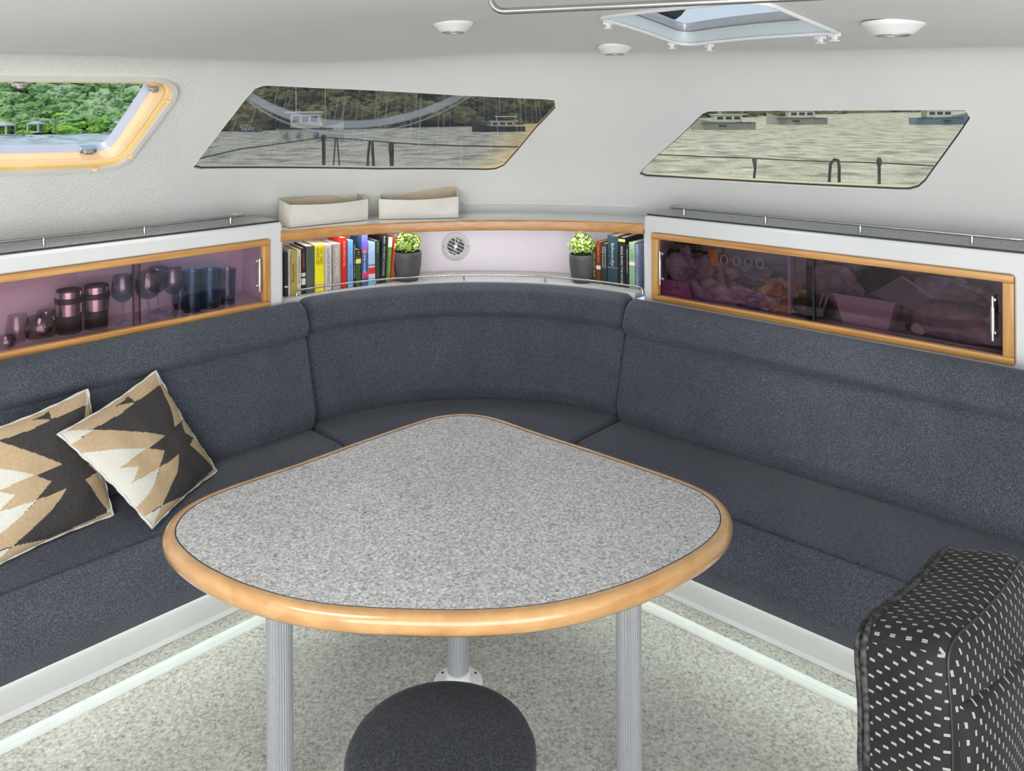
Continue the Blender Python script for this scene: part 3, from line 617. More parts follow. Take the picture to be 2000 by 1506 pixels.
# ------------------------------------------------------------------ cupboards along both sides
def cupboard(side, label, fn, nrm, dirv, tf, s0, s1, f0, f1, mid, glass, zf0, zf1):
    inn, ztop, dep = nrm, 1.186, 0.245
    T = thing('wall_cupboard', label, 'cupboard', fn((s0 + s1) / 2, tf - 0.12, 0.80), 'cupboards over the settee')
    N3 = np.array([*nrm, 0.0]); D3 = np.array([*dirv, 0.0]); U3 = np.array([0, 0, 1.0])
    outer = round_poly([(s0, 0.78), (s1, 0.78), (s1, ztop), (s0, ztop)], [0, 0, 0.022, 0]); hole = round_poly([(f0, zf0), (f1, zf0), (f1, zf1), (f0, zf1)], 0.010, 4)
    o1 = offset_poly(outer, -0.012); h1 = offset_poly(hole, 0.006); V, Tr = cdt(o1, [h1]); g = G()
    g.add([fn(a, tf, b) for a, b in V], Tr)
    for a, b in ((o1, 0), (h1, 1)):
        seq = [(0.012, 0.0), (0.004, -0.004), (0.0, -0.012), (0.0, -dep if not b else -0.02)] if not b else [(0.0, 0.0), (-0.0045, -0.003), (-0.006, -0.008), (-0.006, -0.022)]
        lp_ = []
        for d, dt in seq: lp_.append([fn(q[0], tf + dt, q[1]) for q in (offset_poly(outer, -d) if not b else offset_poly(h1, d))])
        g.add(*loft(lp_))
    g.obj('carcass', m_gel, T, smooth=True, sharp=40)
    g = G()          # inside box
    for c, d in (((f0 + f1) / 2, 0), ):
        g.add(*box(fn(c, tf - 0.115, zf0 + 0.012), (f1 - f0 + 0.02, 0.19, 0.012), [D3, N3, U3])); g.add(*box(fn(c, tf - 0.215, (zf0 + zf1) / 2), (f1 - f0 + 0.04, 0.01, 0.30), [D3, N3, U3])); g.add(*box(fn(c, tf - 0.115, zf1 + 0.006), (f1 - f0 + 0.02, 0.19, 0.01), [D3, N3, U3]))
    for q in (f0 - 0.006, f1 + 0.006): g.add(*box(fn(q, tf - 0.12, (zf0 + zf1) / 2), (0.01, 0.19, 0.28), [D3, N3, U3]))
    g.obj('interior_lining', m_gel, T)
    fr = 0.022
    bars = [((f0 + f1) / 2, zf1 - fr / 2, f1 - f0, fr), ((f0 + f1) / 2, zf0 + fr / 2, f1 - f0, fr), (f0 + 0.014, (zf0 + zf1) / 2, 0.028, zf1 - zf0 - 2 * fr), (f1 - 0.014, (zf0 + zf1) / 2, 0.028, zf1 - zf0 - 2 * fr)]
    for k, (cs, cz_, ls, lz) in enumerate(bars):
        g = G(); g.add(*box(fn(cs, tf - 0.004, cz_), (ls, 0.024, lz), [D3, N3, U3], 0.003))
        g.obj('frame_rail' if k < 2 else 'frame_stile', (m_oak_l if fn is PL else m_oak_r) if k < 2 else m_oak_v, T, smooth=True, sharp=35)
    for k, (a, b, dt) in enumerate(((f0 + 0.018, mid + 0.012, -0.022), (mid - 0.012, f1 - 0.018, -0.013))):
        d = put('sliding_glass_door', *box(fn((a + b) / 2, tf + dt, (zf0 + zf1) / 2), (b - a, 0.004, zf1 - zf0 - 0.03), [D3, N3, U3]), glass, T)
        e = b if k == 0 else a
        put('glass_edge', *box(fn(e, tf + dt, (zf0 + zf1) / 2), (0.004, 0.0045, zf1 - zf0 - 0.032), [D3, N3, U3]), m_black, d)
    # counter, with a dark rough edge
    ct = thing('cupboard_top', 'speckled grey ' + side, 'counter', fn((s0 + s1) / 2, tf - 0.1, ztop), 'tops of the cupboards')
    a, b = s0, s1 - 0.015
    put('counter_slab', *box(fn((a + b) / 2, tf - 0.155, ztop + 0.003), (b - a, 0.285, 0.006), [D3, N3, U3]), m_counter, ct)
    put('front_edge', *box(fn((a + b) / 2, tf - 0.0115, ztop + 0.0022), (b - a, 0.004, 0.0062), [D3, N3, U3]), m_rubber, ct)
    return T, ct
def rail(T, fn, pts, r, posts, z0):
    v, f = tube(pts, r, 10); rl = put('guard_rail', v, f, m_steel, T, smooth=True, sharp=50)
    for p in posts: v, f = tube([(p[0], p[1], z0), p], r * 0.95, 8); put('rail_post', v, f, m_steel, rl, smooth=True, sharp=50)
TF_L, TF_R = -2.72, -2.68
cl, ctl = cupboard('counter on top of the glassware cupboard with a slim steel rail', 'white cupboard with oak-framed purple glass doors holding glassware', PL, nL, dL, TF_L, 0.10, 1.578, 0.2, 1.519, 1.053, m_purple, 0.883, 1.129)
crr, ctr = cupboard('counter on top of the cluttered cupboard with a slim steel rail', 'white cupboard with oak-framed purple glass doors holding clutter', PR, nR, dR, TF_R, 0.05, 1.737, 0.497, 1.694, 1.09, m_purple2, 0.866, 1.122)
ZR = 1.219
def pxL(x, z=ZR, t=-2.765): return att(x, 440, nL, t)[:2] @ dL
ls = [pxL(x) for x in (-170, 85, 282, 450)]
rail(ctl, PL, [PL(s, -2.765, ZR) for s in np.linspace(0.15, pxL(468), 10)] + [PL(pxL(468) + 0.02, -2.772, ZR), PL(pxL(468) + 0.03, -2.785, ZR), PL(pxL(468) + 0.02, -2.80, ZR), PL(pxL(468) - 0.01, -2.805, ZR), PL(pxL(468) - 0.012, -2.805, 1.19)], 0.0056, [PL(s, -2.765, ZR) for s in ls], 1.19)
def pxR(x, t=-2.725): return att(x, 440, nR, t)[:2] @ dR
e = pxR(1318)
rail(ctr, PR, [PR(0.475, -2.80, ZR), PR(0.468, -2.77, ZR), PR(0.474, -2.742, ZR), PR(0.49, -2.728, ZR)] + [PR(s, -2.725, ZR) for s in np.linspace(0.515, e, 10)] + [PR(e + 0.02, -2.732, ZR), PR(e + 0.03, -2.745, ZR), PR(e + 0.02, -2.76, ZR), PR(e - 0.02, -2.765, ZR), PR(e - 0.022, -2.765, 1.19)], 0.0056, [PR(pxR(x), -2.725, ZR) for x in (1336, 1495, 1680, 1898)], 1.19)
def handle(T, fn, nrm, s, z0, z1, tf):
    N3 = np.array([*nrm, 0.0]); zc_ = (z0 + z1) / 2; h = z1 - z0
    door = [c for c in T.children if c.name.startswith('sliding_glass_door')]
    pt = lambda z, d=0.020: fn(s, tf - 0.012 + d, z)
    d = max(door, key=lambda c: -np.linalg.norm(np.array([v.co[:2] for v in c.data.vertices]).mean(axis=0) + np.array(wloc(c))[:2] * 1 - fn(s, tf, 0)[:2]))
    v, f = tube([pt(z0), pt(z0 + h * 0.18)], 0.0042, 10); g = G().add(v, f); g.add(*tube([pt(z0 + h * 0.18), pt(z1 - h * 0.24)], 0.0062, 12)); g.add(*tube([pt(z1 - h * 0.24), pt(z1)], 0.0042, 10))
    for z in (z0 + h * 0.15, z1 - h * 0.1): g.add(*tube([pt(z, 0.0), pt(z, 0.020)], 0.0030, 8)); g.add(*lathe([(0.006, 0), (0.006, 0.004), (0, 0.005)], pt(z, 0.0), 12, axis=N3))
    g.obj('handle', m_chrome, d, smooth=True, sharp=40)
def hz_px(n, t, x, y): p = att(x, y, n, t); return p[2]
handle(cl, PL, nL, Lst(508, 540, TF_L + 0.01)[0], hz_px(nL, TF_L, 509, 568), hz_px(nL, TF_L, 509, 504), TF_L)
handle(crr, PR, nR, Rst(1288, 520, TF_R + 0.01)[0], hz_px(nR, TF_R, 1289, 555), hz_px(nR, TF_R, 1289, 490), TF_R)
handle(crr, PR, nR, Rst(1938, 620, TF_R + 0.01)[0], hz_px(nR, TF_R, 1938, 664), hz_px(nR, TF_R, 1938, 578), TF_R)
# ------------------------------------------------------------------ book niche, shelf, nosing
def arc_pts(r, a0, a1, n): return [CC + r * np.array([math.cos(a), math.sin(a)]) for a in np.linspace(a0, a1, n)]
ZS = 0.885
Ta = math.radians
sh_ = thing('bookshelf', 'curved shelf niche with teak nosing between the two cupboards', 'shelf', (-0.155, 3.45, ZS))
def slab(name, inner, outer, z0, z1, mat, T):
    P = list(inner) + list(outer)[::-1]; V, Tr = cdt(P, []); g = G(); g.add([(*p, z1) for p in V], Tr); g.add([(*p, z0) for p in V], [t[::-1] for t in Tr]); g.add(*loft([[(*p, z0) for p in P], [(*p, z1) for p in P]])); return g.obj(name, mat, T)
slab('lower_shelf', arc_pts(0.962, Ta(138), Ta(49.5), 40), arc_pts(1.20, Ta(138), Ta(49.5), 40), ZS - 0.02, ZS, m_table, sh_)
slab('shelf_edge', arc_pts(0.957, Ta(137.5), Ta(49.5), 40), arc_pts(0.964, Ta(137.5), Ta(49.5), 40), ZS - 0.022, ZS + 0.003, m_gel, sh_)
np_, nr_ = circum(atz(555, 451, 1.153)[:2], atz(990, 430.5, 1.153)[:2], atz(1248, 437, 1.153)[:2])
q0, q1 = PL(1.585, TF_L + 0.012, 0)[:2], PR(1.744, TF_R + 0.012, 0)[:2]
b0 = math.atan2(*(atz(548, 451, 1.153)[:2] - np_)[::-1]); b1 = math.atan2(*(atz(1256, 437, 1.153)[:2] - np_)[::-1])
nose = lambda d, n=48: [np_ + (nr_ + d) * np.array([math.cos(a), math.sin(a)]) for a in np.linspace(b0, b1, n)]
slab('upper_shelf', nose(0.012), arc_pts(1.22, Ta(133), Ta(47), 48), 1.128, 1.150, m_gel, sh_)
pr_ = round_poly([(0.0, 1.113), (0.018, 1.113), (0.018, 1.153), (0.0, 1.153)], 0.005, 3)
v, f = loft([[(*(np_ + (nr_ + d) * np.array([math.cos(a), math.sin(a)])), z) for d, z in pr_] for a in np.linspace(b0, b1, 48)], cap0=True, cap1=True); put('nosing', v, f, m_nose, sh_, smooth=True, sharp=40)
v, f = loft([[(*p, z) for p in arc_pts(1.185, Ta(140), Ta(40), 48)] for z in (ZS, 1.13)], closed_loop=False); put('back_panel', v, f, m_niche, sh_, smooth=True)
g = G(); g.add(*loft([[(*p, z) for p in arc_pts(1.18 - d, Ta(138), Ta(42), 48)] for z, d in ((ZS + 0.004, 0.004), (ZS + 0.0045, 0.0))], closed_loop=False)); g.obj('joint_bead', m_gel, sh_)
# light tape under the upper shelf
for a_ in (118, 90.5, 63):
    ld = bpy.data.lights.new('shelf_light_tape', 'AREA'); ld.shape = 'RECTANGLE'; ld.size = 0.42; ld.size_y = 0.02; ld.energy = 0.62; ld.color = (1.0, 0.97, 0.98)
    lo2 = bpy.data.objects.new('shelf_light_tape', ld); COL.objects.link(lo2); q_ = CC + 0.98 * np.array([math.cos(Ta(a_)), math.sin(Ta(a_))]); lo2.location = (float(q_[0]), float(q_[1]), 1.124); lo2.rotation_euler = (0, 0, Ta(a_) - math.pi / 2)
# low ridge moulded along the foot of the cabin wall
v, f = tube([S(u, 0.022) + SN(u, 0.022) * 0.001 for u in np.linspace(cast(900, 420)[0], cast(1250, 425)[0], 30)], 0.004, 6); tag(put('trim_1', v, f, m_wall, smooth=True), kind='structure')
# guard rail of the lower shelf
ra = lambda x: math.atan2(*(atz(x, 545, ZS + 0.02)[:2] * np.array([1, 1]) - CC)[::-1])
aL, aR = Ta(133.0), Ta(48.5); rr_ = 0.968
gp = [(*(CC + rr_ * np.array([math.cos(a), math.sin(a)])), ZS + 0.026) for a in np.linspace(aL, aR, 40)]
def enda(a, s): return [(*(CC + (rr_ + d) * np.array([math.cos(a + s * e_), math.sin(a + s * e_)])), ZS + z) for d, e_, z in ((0, 0.012, 0.000), (0, 0.010, 0.015), (0, 0.006, 0.023))]
gr = thing('shelf_guard_rail', 'slim bright steel guard rail curving along the front of the bookshelf', 'rail', (*(CC + np.array([0, rr_])), ZS))
v, f = tube(enda(aL, 1) + gp + enda(aR, -1)[::-1], 0.0036, 10); put('rail_tube', v, f, m_steel, gr, smooth=True, sharp=50)
for x in (724, 906, 1068):
    p = aty(x, 548, 3.36); a = math.atan2(*(p[:2] - CC)[::-1]); q = CC + rr_ * np.array([math.cos(a), math.sin(a)]); v, f = tube([(*q, ZS), (*q, ZS + 0.026)], 0.0036, 8); put('rail_post', v, f, m_steel, gr, smooth=True, sharp=50)
# round ventilator on the niche wall
pv = None; r_ = ray(890, 481)
for k in np.linspace(3, 4, 400):
    if np.hypot(*(r_[:2] * k - CC)) > 1.183: pv = EO + r_ * k; break
vn = np.array([*(CC - pv[:2]), 0]); vn /= np.linalg.norm(vn); vx = np.cross([0, 0, 1.0], vn); vz = np.array([0, 0, 1.0])
if vx[0] < 0: vx = -vx
T = thing('ventilator', 'round grey louvred air vent on the lavender wall of the bookshelf', 'vent', pv)
v, f = lathe([(0.040, 0.001), (0.0415, 0.006), (0.046, 0.009), (0.058, 0.007), (0.0625, 0.004), (0.0628, 0.0)], pv, 48, axis=vn, cap=False); put('bezel', v, f, M('grey_vent_plastic', srgb(188, 186, 186), 0.4), T, smooth=True, sharp=40)
v, f = lathe([(0.0, 0.0012), (0.0405, 0.0012)], pv, 32, axis=vn, cap=False); put('dark_duct', v, f, m_black, T)
v, f = lathe([(0.0385, 0.002), (0.0385, 0.008), (0.0405, 0.0085), (0.041, 0.004)], pv, 40, axis=vn, cap=False); put('inner_ring', v, f, m_white, T, smooth=True, sharp=40)
tl_ = math.radians(-27); ex_, ez_ = math.cos(tl_) * vx + math.sin(tl_) * vz, -math.sin(tl_) * vx + math.cos(tl_) * vz
for k in (-2, -1, 0, 1, 2):
    h = 0.0145 * k; w = 2 * math.sqrt(0.039 ** 2 - h * h); put('louvre', *box(pv + ez_ * h + vn * 0.005, (w, 0.0019, 0.002), [ex_, ez_, vn]), m_white, T)
for a in (1.15, 1.62): d = math.cos(a) * vx + math.sin(a) * vz; put('spoke', *box(pv + vn * 0.0055, (0.078, 0.0018, 0.002), [d, np.cross(vn, d), vn]), m_white, T)
v, f = lathe([(0.008, 0.003), (0.008, 0.008), (0, 0.009)], pv, 20, axis=vn); put('hub', v, f, m_white, T)
for s_ in (-1, 1): v, f = lathe([(0.0028, 0), (0.002, 0.002), (0, 0.0022)], pv + vx * 0.053 * s_ + vn * 0.0075, 10, axis=vn); put('bezel_screw', v, f, m_black, T)
# ------------------------------------------------------------------ canvas storage bins on the upper shelf
def bin_(label, xa, xb, ytop, Ya, Yb, depth, ytl, ytr, lean):
    a = aty(xa, 440, Ya)[:2]; b = aty(xb, 432, Yb)[:2]; w = b - a; L = np.linalg.norm(w); w /= L; nb = np.array([-w[1], w[0]])
    if nb[1] < 0: nb = -nb
    zb = 1.152; zl = aty(xa, ytl, Ya)[2]; zr = aty(xb, ytr, Yb)[2]
    T = thing('storage_bin', label, 'storage bin', (*((a + b) / 2), zb), 'canvas bins on the upper shelf')
    n = 14; th_ = 0.004
    def wall(p0, p1, z0, z1, sag, nm, bulge, o, mt):
        d = p1 - p0; ln = np.linalg.norm(d); d /= ln; nn = np.array([d[1], -d[0]]); rows = []
        for k in range(7):
            r = []; q = k / 6
            for i in range(n + 1):
                u = i / n; zt = z0 + (z1 - z0) * u - sag * math.sin(math.pi * u); p = p0 + d * ln * u + nn * (bulge * math.sin(math.pi * u) * math.sin(math.pi * q) + 0.0025 * noise.noise(Vector((u * 4, q * 3, p0[0] * 9)))); r.append(np.array([*p, zb + (zt - zb) * q]))
            rows.append(r)
        back_ = [[np.array([*(p[:2] - nn * th_), p[2]]) for p in r] for r in rows]
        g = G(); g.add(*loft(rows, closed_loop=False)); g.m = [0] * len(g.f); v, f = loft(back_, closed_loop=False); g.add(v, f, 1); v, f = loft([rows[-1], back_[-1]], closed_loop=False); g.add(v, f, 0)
        return g.obj(nm, [m_canvas, m_canvas_in], T, smooth=True, sharp=50)
    c = b + nb * depth; d = a + nb * depth
    wall(a, b, zl, zr, 0.008, 'front_panel', 0.006, 0, 0); wall(b, c, zr, zr + 0.02, -0.002, 'side_panel', 0.003, 0, 0); wall(c, d, zr + 0.022 + lean, zl + 0.012, 0.004, 'rear_panel', 0.0, 0, 0); wall(d, a, zl + 0.012, zl, 0.002, 'side_panel', 0.003, 0, 0)
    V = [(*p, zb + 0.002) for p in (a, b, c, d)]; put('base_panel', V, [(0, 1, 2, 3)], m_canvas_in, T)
    for p, z in ((a, zl), (b, zr)): v, f = tube([(*p, zb), (*p, z)], 0.0022, 6); put('corner_seam', v, f, m_canvas, T, smooth=True)
bin_('off-white canvas bin at the left end of the upper shelf, opening visible', 565, 718, 400, 3.10, 3.30, 0.105, 400, 389, 0.0)
bin_('off-white canvas bin nearer the middle of the upper shelf', 741, 895, 395, 3.315, 3.345, 0.11, 389, 384, 0.016)

# ------------------------------------------------------------------ books
UPV = np.array([0, 0, 1.0])
def book(label, p0, w, nrm, th_, h, dep, col, lean=0.0, bands=(), title=None, tcol=None, tsize=0.55, tpos=0.55, tlen=0.7, paper=True, group='books', pagecol=None):
    """p0: left foot of the spine; w: along the row; nrm: out of the spine"""
    w = w * math.cos(lean) + UPV * math.sin(lean) * -1; up = np.cross(nrm, w) * -1
    if up[2] < 0: up = -up
    T = thing('book', label, 'book', p0 + w * th_ / 2, group)
    mc = M('book_cover', col, 0.45, var=0.10, scale=60); ax = [w, -nrm, up]
    g = G(); cth = min(0.0016, th_ * 0.12)
    for q in (cth / 2, th_ - cth / 2): g.add(*box(p0 + w * q - nrm * dep / 2 + up * h / 2, (cth, dep, h), ax))
    g.add(*box(p0 + w * th_ / 2 - nrm * cth / 2 + up * h / 2, (th_ - 0.0002, cth, h - 0.0002), ax, 0.0006)); g.obj('cover', mc, T)
    put('pages', *box(p0 + w * th_ / 2 - nrm * (dep / 2 + 0.001) + up * (h / 2 - 0.001), (th_ - 2 * cth - 0.0003, dep - 0.005, h - 0.004), ax), pagecol or m_paper, T)
    for (a, b, c) in bands: put('spine_band', *box(p0 + w * th_ / 2 + up * h * (a + b) / 2 + nrm * 0.0003, (th_ * 0.985, 0.0008, h * (b - a)), ax), M('spine_ink', c, 0.5, var=0.05), T)
    if title:
        mt = M('title_ink', tcol, 0.6, var=0.0); lines = title if isinstance(title, (list, tuple)) else [title]
        for i, tx in enumerate(lines):
            off = (0.5 if len(lines) == 1 else (0.70 if i == 0 else 0.30)); lettering('spine_title', tx, th_ * tsize / (1 if len(lines) == 1 else 1.6), p0 + w * th_ * off + up * h * tpos + nrm * 0.0012, -up, w, mt, T, squeeze=h * tlen)
    return T
def row(px0, px1, specs, yb0, yb1, grp):
    def cyl(x, R):
        r = ray(x, 545); k = max(np.roots([r[:2] @ r[:2], -2 * (r[:2] @ CC), CC @ CC - R * R]).real); return np.array([*(r[:2] * k), 0.0])
    a = cyl(px0, yb0); b = cyl(px1, yb1); w = b - a; w[2] = 0; w /= np.linalg.norm(w); nrm = np.array([w[1], -w[0], 0.0])
    if nrm[1] > 0: nrm = -nrm
    t = a @ nrm
    for sp in specs:
        x0, x1, yt = sp[:3]; ym = 560; P0 = EO + ray(x0, ym) * ((t - EO @ nrm) / (ray(x0, ym) @ nrm)); P1 = EO + ray(x1, ym) * ((t - EO @ nrm) / (ray(x1, ym) @ nrm)); xm = (x0 + x1) / 2
        Z = EO + ray(xm, yt) * ((t - EO @ nrm) / (ray(xm, yt) @ nrm)); P0[2] = ZS + 0.001
        book(sp[3], P0, w, nrm, float(np.linalg.norm((P1 - P0)[:2])) - 0.0006, float(Z[2] - ZS - 0.002), sp[5], sp[4], group=grp, **(sp[6] if len(sp) > 6 else {}))
K = srgb
row(556, 770, [
    (555.5, 562.5, 494, 'black book at the far left end of the left row', K(28, 28, 32), 0.120, dict(bands=[(0.20, 0.24, K(220, 220, 220))])),
    (563, 567.6, 487, 'thin pinkish white book beside the black end book', K(214, 200, 204), 0.125, dict(title='THE STORY OF', tcol=K(90, 80, 90), tlen=0.6)),
    (568, 579.2, 489, 'olive yellow book with a handwritten title', K(178, 160, 72), 0.13, dict(title='teaching', tcol=K(40, 34, 20), tsize=0.62, tlen=0.42, tpos=0.5, bands=[])),
    (579.6, 588.2, 487, 'pale grey book with a black upright title next to the olive book', K(206, 198, 176), 0.13, dict(title='STRANGER LAND', tcol=K(40, 40, 44), tlen=0.62, tsize=0.6)),
    (588.8, 597, 484, 'black book with red and white lettering', K(30, 26, 26), 0.135, dict(title='JOURNEY', tcol=K(206, 52, 36), tlen=0.34, tpos=0.72, tsize=0.7, bands=[(0.20, 0.34, K(206, 206, 200)), (0.38, 0.46, K(206, 206, 200))])),
    (598, 614.2, 480, 'thick dark grey-green book', K(78, 90, 82), 0.135, dict(title='CLIVE', tcol=K(60, 70, 66), tlen=0.2, tpos=0.8)),
    (615, 633.6, 478, 'bright yellow book with black lettering and a black bird', K(240, 222, 20), 0.135, dict(title=['A HOST TONIGHT', 'OR EVEN DIED'], tcol=K(30, 28, 16), tlen=0.36, tpos=0.76, tsize=0.8)),
    (634.2, 648.4, 477.5, 'light grey book with a long dark title beside the yellow one', K(196, 192, 188), 0.14, dict(title='LUNCH IN PARIS', tcol=K(96, 96, 98), tlen=0.74, tsize=0.5)),
    (650, 665.8, 475.5, 'taupe book with cream lettering', K(168, 158, 152), 0.14, dict(title='SHADOWED', tcol=K(226, 218, 186), tlen=0.64, tsize=0.62, tpos=0.58)),
    (666.6, 678.2, 463.5, 'tall bright red book with pale lettering', K(198, 34, 22), 0.14, dict(title='BORN WITH A TAIL', tcol=K(240, 196, 150), tlen=0.5, tpos=0.68, tsize=0.45, bands=[(0.09, 0.11, K(240, 220, 190))])),
    (679.6, 690, 468.5, 'light blue book beside the tall red one', K(112, 172, 224), 0.14, dict(title='HARRY & NANCY', tcol=K(30, 66, 120), tlen=0.36, tpos=0.32, tsize=0.5)),
    (690.4, 694.8, 469, 'very thin black book with cream lettering behind the steel rail', K(26, 28, 30), 0.13, dict(title='SECRETS OF THE SEA', tcol=K(222, 206, 190), tlen=0.72, tsize=0.6)),
    (695.2, 705.4, 486.5, 'short dark green book with a small yellow badge', K(44, 84, 36), 0.13, dict(bands=[(0.62, 0.74, K(226, 206, 110)), (0.82, 0.99, K(28, 36, 24))], title='W. S.', tcol=K(210, 206, 180), tlen=0.1, tpos=0.9)),
    (707, 718.6, 456.5, 'tall violet and blue book', K(62, 92, 146), 0.12, dict(bands=[(0.86, 0.995, K(112, 120, 240)), (0.70, 0.86, K(128, 98, 200)), (0.63, 0.70, K(190, 84, 84)), (0.14, 0.26, K(200, 60, 96))], title='already enough', tcol=K(226, 226, 236), tlen=0.44, tpos=0.46, tsize=0.5)),
    (719.6, 733, 472.5, 'pale blue book with a red block on its spine', K(166, 190, 224), 0.14, dict(bands=[(0.255, 0.40, K(208, 44, 40)), (0.14, 0.255, K(200, 198, 204)), (0.0, 0.13, K(112, 186, 220)), (0.455, 0.475, K(70, 80, 100))])),
    (733.8, 742.2, 469.5, 'dark green book next to the pale blue one', K(42, 62, 48), 0.14, dict(title='MICHAEL', tcol=K(120, 180, 110), tlen=0.24, tpos=0.84, tsize=0.4)),
], 1.012, 1.025, 'books in the left row')
row(556, 770, [
    (742.8, 753, 455.5, 'black book with a white fore-edge leaning in the left row', K(32, 32, 36), 0.14, dict(lean=0.045, title='thurber . THE GREAT OUTDOORS', tcol=K(200, 200, 204), tlen=0.8, tsize=0.5)),
    (754.2, 762.4, 463, 'green book leaning towards the potted plant', K(98, 132, 46), 0.12, dict(lean=0.065, title='WINDS OF THE EAST', tcol=K(226, 230, 180), tlen=0.56, tpos=0.46, tsize=0.36, bands=[(0.78, 0.998, K(226, 226, 232))])),
    (763.2, 767.6, 463, 'thin orange-red book leaning against the potted plant', K(206, 66, 48), 0.12, dict(lean=0.085, title='mm', tcol=K(240, 200, 180), tlen=0.05)),
], 1.012, 1.025, 'books in the left row')
row(1160, 1246, [
    (1157.6, 1164.4, 481, 'thin dark mottled book beside the right potted plant', K(70, 58, 44), 0.12, dict(title='SO SO SO', tcol=K(190, 176, 146), tlen=0.66, tsize=0.7, tpos=0.5)),
    (1164.8, 1173.6, 472, 'red-brown book with an orange title', K(128, 50, 24), 0.125, dict(title='TALES OF', tcol=K(226, 150, 80), tlen=0.4, tpos=0.72, tsize=0.4, bands=[(0.34, 0.43, K(226, 214, 206)), (0.0, 0.34, K(92, 54, 22))])),
    (1174.2, 1186, 475, 'black book with a green tinge and white lettering in the right row', K(38, 48, 44), 0.13, dict(title=['DEVOTION', 'THE HOURS'], tcol=K(206, 208, 204), tlen=0.52, tpos=0.66, tsize=0.5)),
    (1187, 1207.4, 460, 'thick dark teal book with large spaced lettering', K(40, 62, 72), 0.14, dict(title='bloody', tcol=K(190, 206, 210), tlen=0.46, tpos=0.62, tsize=0.4, bands=[(0.355, 0.365, K(150, 160, 166))])),
    (1208.2, 1221.6, 463, 'thick black book with a yellow mark at the top of its spine', K(24, 24, 26), 0.15, dict(title='ANNE RIVERS THE HOUSE', tcol=K(206, 206, 206), tlen=0.76, tsize=0.42, tpos=0.44, bands=[(0.91, 0.96, K(200, 196, 90))])),
    (1222.2, 1228.6, 478, 'thin black book between the thick black and the sage ones', K(30, 28, 30), 0.13, dict(title='LINDA HOWARD', tcol=K(200, 196, 200), tlen=0.56, tpos=0.62, tsize=0.45)),
    (1229.2, 1240.6, 473, 'sage green book with a cream band', K(136, 172, 138), 0.13, dict(bands=[(0.50, 0.58, K(230, 222, 180))], title='at home', tcol=K(70, 96, 74), tlen=0.2, tpos=0.74, tsize=0.4)),
    (1241.4, 1247.4, 477, 'blue-grey book at the right end of the right row', K(128, 140, 168), 0.13, dict(title='PILGRIM', tcol=K(60, 66, 96), tlen=0.5, tsize=0.5)),
], 1.045, 1.03, 'books in the right row')
